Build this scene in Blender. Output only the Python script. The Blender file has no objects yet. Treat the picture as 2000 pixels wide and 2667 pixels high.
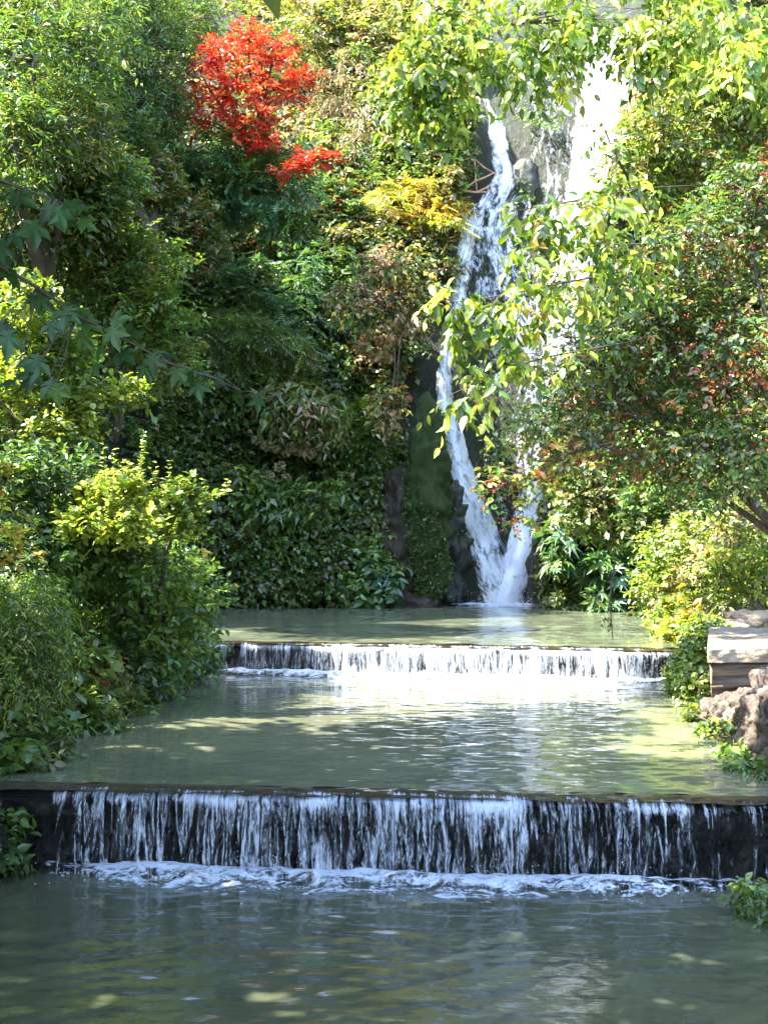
import bpy, math
import numpy as np
from mathutils import Vector, noise as mnoise
from mathutils.bvhtree import BVHTree

# ------------------------------------------------------------------ camera, light, exposure
S = bpy.context.scene
COL = S.collection
F = 3170.0                       # focal length in photo pixels (photo is 2000 x 2667)
PITCH = math.atan(126.5 / F)
CAMZ = 3.07
cam = bpy.data.cameras.new('camera')
cam.sensor_fit = 'HORIZONTAL'; cam.sensor_width = 36.0; cam.lens = 36.0 * F / 2000.0
cam.clip_start = 0.1; cam.clip_end = 1500
camo = bpy.data.objects.new('camera', cam); COL.objects.link(camo)
camo.location = (0, 0, CAMZ); camo.rotation_euler = (math.pi / 2 + PITCH, 0, 0)
S.camera = camo

SUN = Vector((-0.55, -0.12, 0.83)).normalized()
w = bpy.data.worlds.new('World'); S.world = w; w.use_nodes = True
nt = w.node_tree
sky = nt.nodes.new('ShaderNodeTexSky'); sky.sky_type = 'NISHITA'; sky.sun_disc = False
sky.sun_elevation = math.asin(SUN.z); sky.sun_rotation = math.atan2(SUN.x, SUN.y)
sky.air_density = 1.0; sky.dust_density = 1.0; sky.ozone_density = 1.0
bg = nt.nodes['Background']; bg.inputs['Strength'].default_value = 0.15
nt.links.new(sky.outputs[0], bg.inputs['Color'])
sl = bpy.data.lights.new('sun', 'SUN'); sl.energy = 3.3; sl.angle = math.radians(0.5); sl.color = (1.0, 0.93, 0.80)
so = bpy.data.objects.new('sun', sl); COL.objects.link(so)
so.rotation_euler = SUN.to_track_quat('Z', 'Y').to_euler(); so.location = (-30, 10, 50)
S.view_settings.view_transform = 'Standard'; S.view_settings.look = 'None'
S.view_settings.gamma = 1.0; S.view_settings.exposure = 3.5; S.view_settings.use_curve_mapping = False
S.cycles.transparent_max_bounces = 16
S.cycles.max_bounces = 8

# ------------------------------------------------------------------ helpers
CP, SP = math.cos(PITCH), math.sin(PITCH)
def ray(px, py):
    u = (px - 1000.0) / F; v = (1333.5 - py) / F
    return np.array([u, CP - v * SP, v * CP + SP])
def P(px, py, d):
    r = ray(px, py); r = r * (d / r[1])
    return np.array([r[0], r[1], r[2] + CAMZ])
def rngof(seed): return np.random.default_rng(seed)
def nz(v):
    return v / np.maximum(np.linalg.norm(v, axis=-1, keepdims=True), 1e-9)

def sines3(p, seed, f=1.0, n=7):
    r = rngof(seed); out = 0
    for i in range(n):
        k = r.normal(size=3); k = k / np.linalg.norm(k) * f * r.uniform(.6, 1.8)
        out = out + np.sin(p @ k + r.uniform(0, 6.28))
    return out / n

def tag(o, label=None, cat=None, group=None, kind=None):
    if label: o['label'] = label
    if cat: o['category'] = cat
    if group: o['group'] = group
    if kind: o['kind'] = kind
    return o
def empty(name, loc, label, cat, group=None):
    o = bpy.data.objects.new(name, None); COL.objects.link(o)
    o.location = [float(x) for x in loc]; o.empty_display_size = .2
    return tag(o, label, cat, group)
def link(name, me, mat, parent=None):
    o = bpy.data.objects.new(name, me); COL.objects.link(o)
    if mat: me.materials.append(mat)
    if parent is not None:
        o.parent = parent; o.matrix_parent_inverse.identity()
        o.location = [-x for x in parent.location]
    return o

def mesh_np(name, V, faces_loops, totals, colors=None, uv=None, attr=None, smooth=False):
    V = np.asarray(V, dtype=np.float32); L = np.asarray(faces_loops, dtype=np.int32); T = np.asarray(totals, dtype=np.int32)
    me = bpy.data.meshes.new(name)
    me.vertices.add(len(V)); me.vertices.foreach_set('co', V.ravel())
    me.loops.add(len(L)); me.loops.foreach_set('vertex_index', L)
    me.polygons.add(len(T))
    st = np.zeros(len(T), dtype=np.int32); st[1:] = np.cumsum(T)[:-1]
    me.polygons.foreach_set('loop_start', st); me.polygons.foreach_set('loop_total', T)
    if smooth: me.polygons.foreach_set('use_smooth', np.ones(len(T), dtype=bool))
    if colors is not None:
        a = me.attributes.new('tint', 'FLOAT_COLOR', 'POINT')
        c = np.ones((len(V), 4), dtype=np.float32); c[:, :3] = colors
        a.data.foreach_set('color', c.ravel())
    if attr is not None:
        for k, v in attr.items():
            a = me.attributes.new(k, 'FLOAT', 'POINT'); a.data.foreach_set('value', np.asarray(v, dtype=np.float32).ravel())
    if uv is not None:
        u = me.uv_layers.new(name='UVMap')
        u.data.foreach_set('uv', np.asarray(uv, dtype=np.float32)[L].ravel())
    me.update(calc_edges=True); me.validate()
    return me

def grid_mesh(name, G, uv=None, attr=None, smooth=True, flip=False):
    """G: (rows, cols, 3)"""
    R, C = G.shape[:2]
    i = np.arange(R - 1)[:, None] * C + np.arange(C - 1)[None]
    q = np.stack([i, i + 1, i + C + 1, i + C], -1).reshape(-1, 4)
    if flip: q = q[:, ::-1]
    return mesh_np(name, G.reshape(-1, 3), q.ravel(), np.full(len(q), 4), uv=None if uv is None else uv.reshape(-1, 2),
                   attr=None if attr is None else {k: v.ravel() for k, v in attr.items()}, smooth=smooth)

class MB:
    def __init__(s): s.V = []; s.L = []; s.T = []; s.C = []; s.n = 0
    def add(s, V, L, T, C=None):
        s.V.append(V); s.L.append(np.asarray(L) + s.n); s.T.append(T); s.n += len(V)
        s.C.append(np.ones((len(V), 3)) * .1 if C is None else C)
    def mesh(s, name, smooth=False):
        return mesh_np(name, np.concatenate(s.V), np.concatenate(s.L), np.concatenate(s.T), np.concatenate(s.C), smooth=smooth)
    def tube(s, path, radii, sides=5, col=(.1, .07, .05)):
        path = np.asarray(path, float); n = len(path); radii = np.asarray(radii, float)
        tan = nz(np.gradient(path, axis=0)); ref = np.array([.31, .17, .93])
        a = nz(np.cross(tan, ref)); b = np.cross(tan, a)
        th = np.linspace(0, 2 * math.pi, sides, endpoint=False)
        V = path[:, None] + radii[:, None, None] * (np.cos(th)[None, :, None] * a[:, None] + np.sin(th)[None, :, None] * b[:, None])
        i = np.arange(n - 1)[:, None] * sides; j = np.arange(sides)[None]; k = (j + 1) % sides
        q = np.stack([i + j, i + k, i + sides + k, i + sides + j], -1).reshape(-1, 4)
        L = np.concatenate([q.ravel(), np.arange(sides)[::-1], (n - 1) * sides + np.arange(sides)])
        T = np.concatenate([np.full(len(q), 4), [sides, sides]])
        s.add(V.reshape(-1, 3), L, T, np.ones((n * sides, 3)) * np.array(col))

# ------------------------------------------------------------------ materials
def newmat(name):
    m = bpy.data.materials.new(name); m.use_nodes = True; n = m.node_tree; n.nodes.clear()
    o = n.nodes.new('ShaderNodeOutputMaterial'); return m, n, o
def N(n, t, **kw):
    x = n.nodes.new(t)
    for k, v in kw.items():
        if k in x.inputs: x.inputs[k].default_value = v
        else: setattr(x, k, v)
    return x
def noise_tex(n, scale, detail=4, rough=.6, vec=None, dist=0.0):
    x = N(n, 'ShaderNodeTexNoise', Scale=scale, Detail=detail, Roughness=rough, Distortion=dist)
    if vec is not None: n.links.new(vec, x.inputs['Vector'])
    return x
def ramp(n, src, stops):
    r = n.nodes.new('ShaderNodeValToRGB'); el = r.color_ramp.elements
    while len(el) < len(stops): el.new(.5)
    for e, (p, c) in zip(el, stops):
        e.position = p; e.color = (c[0], c[1], c[2], 1) if not np.isscalar(c) else (c, c, c, 1)
    n.links.new(src, r.inputs[0]); return r

def leaf_mat(name, trans=.4, gloss=.1, rough=.38, tgain=(1.5, 1.5, .7)):
    m, n, o = newmat(name)
    at = N(n, 'ShaderNodeAttribute', attribute_name='tint')
    geo = n.nodes.new('ShaderNodeNewGeometry')
    mott = noise_tex(n, 9.0, 3, .6, geo.outputs['Position'])
    mr = N(n, 'ShaderNodeMapRange'); mr.inputs[1].default_value = .3; mr.inputs[2].default_value = .7; mr.inputs[3].default_value = .72; mr.inputs[4].default_value = 1.28
    n.links.new(mott.outputs[0], mr.inputs[0])
    mul = N(n, 'ShaderNodeVectorMath', operation='SCALE'); n.links.new(at.outputs['Color'], mul.inputs[0]); n.links.new(mr.outputs[0], mul.inputs['Scale'])
    d = n.nodes.new('ShaderNodeBsdfDiffuse'); t = n.nodes.new('ShaderNodeBsdfTranslucent'); g = N(n, 'ShaderNodeBsdfGlossy', Roughness=rough)
    g.inputs['Color'].default_value = (.9, .95, 1, 1)
    n.links.new(mul.outputs[0], d.inputs['Color'])
    tm = N(n, 'ShaderNodeVectorMath', operation='MULTIPLY'); tm.inputs[1].default_value = tgain
    n.links.new(mul.outputs[0], tm.inputs[0]); n.links.new(tm.outputs[0], t.inputs['Color'])
    a = N(n, 'ShaderNodeMixShader'); a.inputs[0].default_value = trans
    n.links.new(d.outputs[0], a.inputs[1]); n.links.new(t.outputs[0], a.inputs[2])
    b = N(n, 'ShaderNodeMixShader'); b.inputs[0].default_value = gloss
    n.links.new(a.outputs[0], b.inputs[1]); n.links.new(g.outputs[0], b.inputs[2])
    n.links.new(b.outputs[0], o.inputs[0]); return m
M_LEAF = leaf_mat('leaf', .40, .04, .4)
M_LEAFG = leaf_mat('leaf_glossy', .38, .045, .35)
M_DROP = leaf_mat('water_drop', .5, .2, .1, (1, 1, 1))
M_SHADELEAF = leaf_mat('maple_leaf', .3, .025, .5)
M_DRY = leaf_mat('leaf_dry', .3, .02, .6, (1.2, 1.1, .8))

def rock_mat(name, stops, scale=.8, moss=None, mossamt=.5, rough=.75, bump=.6, fine=14.0, stretch=(1, 1, 1), spec=.4):
    m, n, o = newmat(name)
    geo = n.nodes.new('ShaderNodeNewGeometry')
    mp = N(n, 'ShaderNodeMapping'); mp.inputs['Scale'].default_value = stretch; n.links.new(geo.outputs['Position'], mp.inputs[0])
    a = noise_tex(n, scale, 8, .7, mp.outputs[0]); c = ramp(n, a.outputs[0], stops)
    f = noise_tex(n, fine, 6, .75, mp.outputs[0])
    mx = N(n, 'ShaderNodeMix', data_type='RGBA', blend_type='OVERLAY'); mx.inputs[0].default_value = .75
    n.links.new(c.outputs[0], mx.inputs[6]); n.links.new(f.outputs[0], mx.inputs[7])
    col = mx.outputs[2]
    if moss:
        k = noise_tex(n, scale * 1.7, 6, .7, geo.outputs['Position'])
        kr = ramp(n, k.outputs[0], [(max(0, .62 - mossamt * .5), 0.0), (min(1, .78 - mossamt * .5), 1.0)])
        m2 = N(n, 'ShaderNodeMix', data_type='RGBA'); n.links.new(kr.outputs[0], m2.inputs[0]); n.links.new(col, m2.inputs[6])
        mc = noise_tex(n, 25, 4, .7, geo.outputs['Position'])
        mcr = ramp(n, mc.outputs[0], [(.3, [x * .45 for x in moss]), (.7, [x * 1.5 for x in moss])])
        n.links.new(mcr.outputs[0], m2.inputs[7]); col = m2.outputs[2]
    p = N(n, 'ShaderNodeBsdfPrincipled', Roughness=rough); p.inputs['Specular IOR Level'].default_value = spec
    n.links.new(col, p.inputs['Base Color'])
    add = N(n, 'ShaderNodeMath', operation='ADD'); n.links.new(a.outputs[0], add.inputs[0])
    sc = N(n, 'ShaderNodeMath', operation='MULTIPLY'); sc.inputs[1].default_value = .35; n.links.new(f.outputs[0], sc.inputs[0]); n.links.new(sc.outputs[0], add.inputs[1])
    b = N(n, 'ShaderNodeBump', Strength=bump, Distance=.25); n.links.new(add.outputs[0], b.inputs['Height']); n.links.new(b.outputs[0], p.inputs['Normal'])
    n.links.new(p.outputs[0], o.inputs[0]); return m
M_CLIFF = rock_mat('cliff_rock', [(.32, (.008, .008, .007)), (.52, (.028, .026, .022)), (.70, (.09, .082, .07))], 1.8, (.02, .03, .005), .5, .55, 1.6, 9, (1, 1, .45))
M_WET = rock_mat('wet_rock', [(.3, (.012, .012, .012)), (.55, (.035, .034, .033)), (.75, (.08, .075, .07))], 1.6, (.02, .03, .006), .35, .5, .4, 12)
M_WEIR = rock_mat('wet_weir_stone', [(.35, (.006, .006, .006)), (.55, (.022, .019, .016)), (.72, (.10, .085, .07))], 4, (.015, .02, .008), .2, .3, 1.0, 30)
M_MOSS = rock_mat('mossy_rock', [(.3, (.03, .026, .02)), (.7, (.08, .07, .05))], .6, (.026, .048, .004), .72, .9, 1.2)
M_BROWNROCK = rock_mat('brown_rock', [(.3, (.022, .014, .010)), (.55, (.055, .038, .028)), (.75, (.10, .075, .058))], 1.6, (.03, .04, .008), .3, .6, .8, 14, (1, 1, .35))
M_STONE = rock_mat('pale_stone', [(.3, (.12, .095, .07)), (.52, (.27, .22, .165)), (.72, (.42, .36, .29))], 1.6, None, 0, .85, .5, 12)
M_STRATA = rock_mat('layered_stone', [(.3, (.10, .075, .055)), (.5, (.24, .18, .13)), (.72, (.42, .33, .25))], 1.8, None, 0, .85, .9, 9, (.5, .5, 6))
M_RUBBLE = rock_mat('rubble_stone', [(.3, (.05, .04, .03)), (.5, (.14, .11, .09)), (.72, (.30, .25, .21))], 2.2, (.05, .06, .02), .15, .85, .9, 12)
M_SOIL = rock_mat('soil', [(.3, (.03, .024, .016)), (.7, (.07, .055, .035))], .5, (.035, .05, .012), .4)
def bark_mat(name, a, b):
    return rock_mat(name, [(.3, a), (.7, b)], 3.0, None, 0, .85, .6, 30, (1, 1, .25))
M_BARK = bark_mat('bark', (.05, .035, .025), (.13, .10, .075))
M_PALEBARK = bark_mat('pale_bark', (.22, .17, .11), (.42, .34, .25))
M_REDBARK = bark_mat('reddish_bark', (.30, .14, .08), (.55, .30, .20))

def water_mat(name, col, bump, scale, rough=.03, ior=1.4):
    m, n, o = newmat(name)
    geo = n.nodes.new('ShaderNodeNewGeometry')
    wm = N(n, 'ShaderNodeMapping'); wm.inputs['Scale'].default_value = (.45, 1, 1); n.links.new(geo.outputs['Position'], wm.inputs[0])
    a = noise_tex(n, scale, 4, .6, wm.outputs[0]); c = noise_tex(n, scale * .12, 3, .5, geo.outputs['Position'])
    cr = ramp(n, c.outputs[0], [(.3, [x * .8 for x in col]), (.7, [x * 1.2 for x in col])])
    p = N(n, 'ShaderNodeBsdfPrincipled', Roughness=rough, IOR=ior)
    n.links.new(cr.outputs[0], p.inputs['Base Color'])
    b = N(n, 'ShaderNodeBump', Strength=bump, Distance=.02); n.links.new(a.outputs[0], b.inputs['Height']); n.links.new(b.outputs[0], p.inputs['Normal'])
    n.links.new(p.outputs[0], o.inputs[0]); return m
M_POOL1 = water_mat('pool_water', (.058, .066, .038), .2, 16, .02, 1.65)
M_POOL2 = water_mat('pool_water_murky', (.12, .13, .082), .12, 7, .03, 1.45)
M_POOL3 = water_mat('pool_water_far', (.10, .115, .075), .2, 5)

def white_mat(name, fx, fy, lo, hi, thin=(.75, .82, .92), warp=.5, fx2=None, fy2=None):
    """falling water: white aerated threads, open gaps between them; 'cover' (0..1) says how full the flow is"""
    m, n, o = newmat(name)
    uv = N(n, 'ShaderNodeUVMap')
    def nzx(x, y, d):
        mp = N(n, 'ShaderNodeMapping'); mp.inputs['Scale'].default_value = (x, y, 1); n.links.new(uv.outputs[0], mp.inputs[0])
        return noise_tex(n, 1.0, d, .62, mp.outputs[0], warp)
    a = nzx(fx, fy, 5); b = nzx(fx2 or fx * 3.1, fy2 or fy * 4, 3)
    at = N(n, 'ShaderNodeAttribute', attribute_name='cover')
    s = N(n, 'ShaderNodeMath', operation='MULTIPLY_ADD'); s.inputs[1].default_value = .45
    n.links.new(b.outputs[0], s.inputs[0]); n.links.new(a.outputs[0], s.inputs[2])
    s2 = N(n, 'ShaderNodeMath', operation='ADD'); n.links.new(s.outputs[0], s2.inputs[0]); n.links.new(at.outputs['Fac'], s2.inputs[1])
    mr = N(n, 'ShaderNodeMapRange'); mr.inputs[1].default_value = lo; mr.inputs[2].default_value = hi; n.links.new(s2.outputs[0], mr.inputs[0])
    d = N(n, 'ShaderNodeBsdfDiffuse'); d.inputs['Color'].default_value = (*thin, 1)
    t = N(n, 'ShaderNodeBsdfTranslucent'); t.inputs['Color'].default_value = (*thin, 1)
    g = N(n, 'ShaderNodeBsdfGlossy', Roughness=.2)
    m1 = N(n, 'ShaderNodeMixShader'); m1.inputs[0].default_value = .45; n.links.new(d.outputs[0], m1.inputs[1]); n.links.new(t.outputs[0], m1.inputs[2])
    m2 = N(n, 'ShaderNodeMixShader'); m2.inputs[0].default_value = .12; n.links.new(m1.outputs[0], m2.inputs[1]); n.links.new(g.outputs[0], m2.inputs[2])
    bp = N(n, 'ShaderNodeBump', Strength=.6, Distance=.05); n.links.new(s.outputs[0], bp.inputs['Height'])
    for q in (d, t, g): n.links.new(bp.outputs[0], q.inputs['Normal'])
    tr = N(n, 'ShaderNodeBsdfTransparent')
    mx = N(n, 'ShaderNodeMixShader'); n.links.new(mr.outputs[0], mx.inputs[0]); n.links.new(tr.outputs[0], mx.inputs[1]); n.links.new(m2.outputs[0], mx.inputs[2])
    n.links.new(mx.outputs[0], o.inputs[0]); return m
M_FALL = white_mat('falling_water', 14.0, 1.5, .70, .95, (.74, .80, .92), 1.5, 44, 10)
M_CASC = white_mat('cascade_water', 3.0, 1.0, .72, .98, (.75, .80, .88), .9, 9.0, 5.0)
M_FOAM = white_mat('foam', 3.5, 7.0, .70, .88, (.72, .80, .92), 1.2, 14, 22)

M_CREST = rock_mat('algae_crest', [(.35, (.012, .008, .004)), (.5, (.05, .027, .008)), (.62, (.035, .035, .010)), (.72, (.09, .055, .02))], 5.0, None, 0, .06, 1.0, 22, (.5, 1.6, 1), .6)

# ------------------------------------------------------------------ gorge terrain
ZK = [-1.6, 0, 1, 1.85, 2.0, 4, 8, 14, 20, 28, 38, 42]
L1 = [0, 0, .2, .7, .9, 2.6, 7, 15, 24, 34, 44, 90]
L2 = [0, 0, .1, .3, .4, 1, 2, 3.5, 5.5, 8.5, 14, 80]
B_ = [0, 0, .1, .25, .3, .8, 1.8, 3.2, 6.5, 14, 24, 80]
W_ = [0, 0, 0, .1, .1, .3, .9, 1.8, 3.2, 10, 20, 80]
R2 = [0, 0, .1, .4, .7, 2, 4.5, 8, 12, 18, 26, 80]
R1 = [0, 0, .1, .25, 3.2, 5.5, 8.5, 12, 16, 22, 30, 80]
KEYS = [(-5.5, -10, L1), (-5.2, 4, L1), (-4.7, 12, L1), (-4.8, 20, L1), (-5.6, 25, L1), (-7.4, 32, L2), (-7.4, 40, L2), (-5.6, 43, B_),
        (-2, 43.4, B_), (.8, 43.6, B_), (2.6, 44.3, W_), (4.4, 44.6, W_), (5.9, 44.2, W_), (8, 43, W_), (10.2, 40, R2), (10.8, 34, R2),
        (8.9, 28.5, R1), (7.3, 24, R1), (6.2, 18, R1), (5.4, 13, R1), (5.4, 5, R1), (5.9, -10, R1)]
def catmull(A, n):
    A = np.asarray(A, float); k = len(A) - 1; out = []
    for t in np.linspace(0, k - 1e-6, n):
        i = int(t); f = t - i
        p0, p1, p2, p3 = A[max(i - 1, 0)], A[i], A[i + 1], A[min(i + 2, k)]
        out.append(.5 * (2 * p1 + (p2 - p0) * f + (2 * p0 - 5 * p1 + 4 * p2 - p3) * f * f + (3 * p1 - p0 - 3 * p2 + p3) * f ** 3))
    return np.array(out)
NS = 300
base = catmull([(k[0], k[1]) for k in KEYS], NS)
prof = catmull([k[2] for k in KEYS], NS)
tang = nz(np.gradient(base, axis=0)); outd = np.stack([-tang[:, 1], tang[:, 0]], -1)
ZR = np.concatenate([np.linspace(-1.6, 4, 24), np.linspace(4.3, 30, 84), np.linspace(31, 42, 12)])
G = np.zeros((NS, len(ZR), 3))
for i in range(NS):
    sb = np.interp(ZR, ZK, prof[i])
    G[i, :, 0] = base[i, 0] + outd[i, 0] * sb; G[i, :, 1] = base[i, 1] + outd[i, 1] * sb; G[i, :, 2] = ZR
for i in range(NS):
    for j in range(len(ZR)):
        p = Vector(G[i, j])
        amp = .75 if p.z > 2.3 else .25
        if 1.5 < p.x < 7 and p.y > 40: amp *= .45
        h = mnoise.fractal(p * .32, 1.0, 2.0, 5) * amp + mnoise.noise(p * 1.7) * .10
        G[i, j, 0] -= outd[i, 0] * h; G[i, j, 1] -= outd[i, 1] * h
cliff = link('gorge_slopes', grid_mesh('gorge_slopes', G, flip=False), M_CLIFF); tag(cliff, kind='structure')
CV = G.reshape(-1, 3)
R_, C_ = G.shape[:2]
ii = (np.arange(R_ - 1)[:, None] * C_ + np.arange(C_ - 1)[None]).ravel()
bvh = BVHTree.FromPolygons([tuple(v) for v in CV], [(int(a), int(a + 1), int(a + C_ + 1), int(a + C_)) for a in ii])
def hit(px, py, default=46.0):
    r = ray(px, py); h = bvh.ray_cast(Vector((0, 0, CAMZ)), Vector(r))
    return h[0].y if h[0] is not None else default
gm = mesh_np('ground', [(-400, -400, -1.7), (400, -400, -1.7), (400, 400, -1.7), (-400, 400, -1.7)], [0, 1, 2, 3], [4])
tag(link('ground', gm, M_SOIL), kind='structure')

# ------------------------------------------------------------------ water
def weir1(x): return 12.35 + (x + 4.4) * (11.4 - 12.35) / 8.9
def weir2(x): return 24.75 + (x + 3.6) * (22.4 - 24.75) / 9.4
def waves(X, Y, seed, lmin, lmax, slope, n=70, aniso=1.0):
    r = rngof(seed); Z = np.zeros_like(X)
    for i in range(n):
        lam = math.exp(r.uniform(math.log(lmin), math.log(lmax))); th = r.normal(math.pi / 2, aniso)
        k = 2 * math.pi / lam; Z += slope / k * np.sin(k * (math.cos(th) * X + math.sin(th) * Y) + r.uniform(0, 6.28)) * math.sqrt(2.0 / n)
    return Z
def pool(name, z, xs, y0, y1, ny, mat, seed, lmin, lmax, slope, calm=None, aniso=1.0):
    X = np.repeat(xs[None], ny, 0); t = np.linspace(0, 1, ny)[:, None]
    Y = y0(X[0])[None] * (1 - t) + y1(X[0])[None] * t
    A = 1.0 if calm is None else calm(X, Y)
    Z = z + waves(X, Y, seed, lmin, lmax, slope, aniso=aniso) * A
    return tag(link(name, grid_mesh(name, np.stack([X, Y, Z], -1)), mat), kind='structure')
pool('front_pool', 0.0, np.linspace(-5.6, 5.8, 300), lambda x: x * 0 + 6.8, lambda x: weir1(x) + .05, 300, M_POOL1, 3, .06, .6, .08,
     lambda X, Y: .8 + .5 * sines3(np.stack([X, Y, X * 0], -1), 5, 1.2), .65)
pool('near_water', 0.0, np.linspace(-6, 6, 60), lambda x: x * 0 - 10, lambda x: x * 0 + 6.8, 60, M_POOL1, 4, .5, 1.2, .08)
pool('middle_pool', .80, np.linspace(-6.2, 7.0, 330), lambda x: weir1(x) + .34, lambda x: weir2(x) + .05, 420, M_POOL2, 8, .10, .9, .055,
     lambda X, Y: .25 + 1.1 / (1 + np.exp(-(X * .55 + .7 * sines3(np.stack([X, Y, X * 0], -1), 6, .9)))), .7)
pool('rear_pool', 1.43, np.linspace(-8.4, 11, 240), lambda x: weir2(x) + .34, lambda x: x * 0 + 46, 260, M_POOL3, 12, .2, 1.4, .07, None, .9)

def tubes_noise(u, seed, f, n=10):
    r = rngof(seed); o = 0
    for i in range(n): o = o + np.sin(u * f * r.uniform(.5, 2.2) + r.uniform(0, 6.28))
    return o / n
def weir(label, wy, x0, x1, zb, ztop, seed, coverf, slope, dens):
    zt = ztop - slope
    root = empty('weir', ((x0 + x1) / 2, wy((x0 + x1) / 2), zb), label, 'weir')
    nu = int((x1 - x0) / .03); u = np.linspace(x0, x1, nu)
    # stone sill: rough wet face, rounded crest
    nv = 34; v = np.linspace(0, 1, nv)
    yy = np.interp(v, [0, .75, .85, 1], [0, .03, .10, .55]); zz = np.interp(v, [0, .72, .85, 1], [zb - 1.2, zt - .10, zt - .05, ztop - .07])
    Gw = np.zeros((nv, nu, 3)); Gw[..., 0] = u[None]; Gw[..., 1] = wy(u)[None] + yy[:, None]; Gw[..., 2] = zz[:, None]
    for a in range(nv):
        for b in range(nu):
            Gw[a, b, 1] += (mnoise.fractal(Vector(Gw[a, b]) * 3.5, .8, 2, 5) * .14) * (1 if v[a] < .8 else .2)
    link('sill', grid_mesh('sill', Gw, smooth=True), M_WEIR, root)
    t = np.linspace(0, 1, 14)[:, None]; Gc = np.zeros((14, nu, 3)); Gc[..., 0] = u[None]
    Gc[..., 1] = wy(u)[None] - .02 + t * .44 + (.06 * tubes_noise(u, seed + 50, 5) + .03 * tubes_noise(u, seed + 52, 17))[None] * (1 - t); Gc[..., 2] = ztop + .012 - (slope - .02) * (1 - t) ** 1.4 + (.012 * tubes_noise(u, seed + 51, 14)[None] + .016 * sines3(Gc * np.array([1, 2.2, 0]), seed, 7) + .010 * sines3(Gc * np.array([1, 2, 0]), seed + 4, 18)) * np.minimum(1, 1.6 * (1 - t)) - .03 * t ** 6
    link('crest', grid_mesh('crest', Gc), M_CREST, root)
    # water running over the crest and falling
    for layer, (off, cadd, nm) in enumerate([(.0, 0.0, 'water_sheet'), (.05, -.13, 'water_threads')]):
        s = np.linspace(0, 1, 46)
        th = zt - zb
        lip = .06 * tubes_noise(u, seed + layer, 7) + .03 * tubes_noise(u, seed + 7 + layer, 25)
        reach = .10 + off + .05 * tubes_noise(u, seed + 3 + layer, 4) + .03 * tubes_noise(u, seed + 9, 19)
        fall = np.clip((s - .28) / .72, 0, 1)
        Y = wy(u)[None] + (.20 + .14 * tubes_noise(u, seed + 60 + layer, 3))[None] * np.clip(1 - s / .28, 0, 1)[:, None] - .05 - np.sqrt(fall)[:, None] * reach[None] + lip[None] * np.clip(s / .3, 0, 1)[:, None] * .5
        Z = zt + .03 + (slope * .55 * np.clip(1 - s / .28, 0, 1) - .035 * np.clip(s / .28, 0, 1) ** 2)[:, None] - (fall ** 1.15)[:, None] * (th + .05)
        X = np.repeat(u[None], 46, 0) + .008 * tubes_noise(s * 30, seed, 1)[:, None]
        Y = Y + .015 * np.sin(u * 61)[None] * fall[:, None]
        cov = coverf(u)[None] + cadd + np.interp(s, [0, .1, .2, .32, .45, .9, 1], [-.2, .02, .10, .06, 0, .0, .08])[:, None]
        cov = cov + .10 * tubes_noise(u, seed + 20 + layer, 5)[None]
        X = X + 0 * Z; Y = Y + 0 * X; Z = Z + 0 * X
        cov = cov + (.45 * tubes_noise(u, seed + 30 + layer, 4, 14)[None] + .02) * np.exp(-((s[:, None] - .31 - .05 * tubes_noise(u, seed + 33, 6)[None]) / .06) ** 2)
        cov = cov + (.16 * tubes_noise(u, seed + 40 + layer, 16, 14)[None]) * np.interp(s, [.3, .45, .8, 1], [.3, 1, .5, -.6])[:, None]
        uv = np.stack([np.repeat(u[None], 46, 0) + layer * 13.7, np.repeat((zt - Z.mean(1))[:, None], nu, 1)], -1)
        cov = cov + 0 * X
        link(nm, grid_mesh(nm, np.stack([X, Y, Z], -1), uv=uv, attr={'cover': cov}), dens, root)
    r = rngof(seed + 90); n = 1500; xx = r.uniform(x0 + .6, x1 - .6, n); k = r.random(n) < np.clip(.55 + 5 * coverf(xx), .05, 1); xx = xx[k]; n = len(xx)
    drop_list.append((root, np.stack([xx, wy(xx) - .08 - r.exponential(.16, n), zb + .02 + r.exponential(.07, n)], -1)))
    return root
drop_list = []
def foam(label, wy, x0, x1, zb, width, seed, coverf, dx=.03):
    nu = int((x1 - x0) / dx); nv = 40; u = np.linspace(x0, x1, nu); t = np.linspace(0, 1, nv)
    X = np.repeat(u[None], nv, 0); wv = width * (1 + .35 * tubes_noise(u, seed, 2.2) + .2 * tubes_noise(u, seed + 1, 8))
    Y = wy(u)[None] + .02 - t[:, None] * wv[None] * 1.6
    Z = zb + .02 + (.10 * np.exp(-((t[:, None] - .22) / .22) ** 2)) * (1 + .6 * sines3(np.stack([X, Y * 1.6, X * 0], -1), seed, 8)) + .02 * sines3(np.stack([X, Y, X * 0], -1), seed + 2, 22)
    Z = Z - .035 * t[:, None]
    cov = coverf(u)[None] + np.interp(t, [0, .2, .4, .7, 1], [.25, .14, .0, -.14, -.35])[:, None]
    uv = np.stack([X, Y], -1)
    o = link('foam', grid_mesh('foam', np.stack([X, Y, Z], -1), uv=uv, attr={'cover': cov}), M_FOAM)
    return tag(o, label, 'foam', None, 'stuff')
weir('near weir in shade, thin bluish white threads falling over a black wet stone step', weir1, -4.6, 4.9, 0.0, .80, 11,
     lambda u: np.interp(u, [-4.6, -3.6, -3.2, -2.6, 0, 1.2, 2.0, 2.7, 3.1, 5], [-.6, -.35, -.06, -.02, .01, -.01, -.06, -.06, -.12, -.2]), .05, M_FALL)
foam('white foam band churning along the foot of the near weir', weir1, -3.6, 3.9, 0.0, .62, 21,
     lambda u: np.interp(u, [-3.6, -3.2, -2.5, 1.5, 2.6, 3.4, 3.9], [-.5, -.12, .06, .06, -.05, -.12, -.4]))
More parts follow.
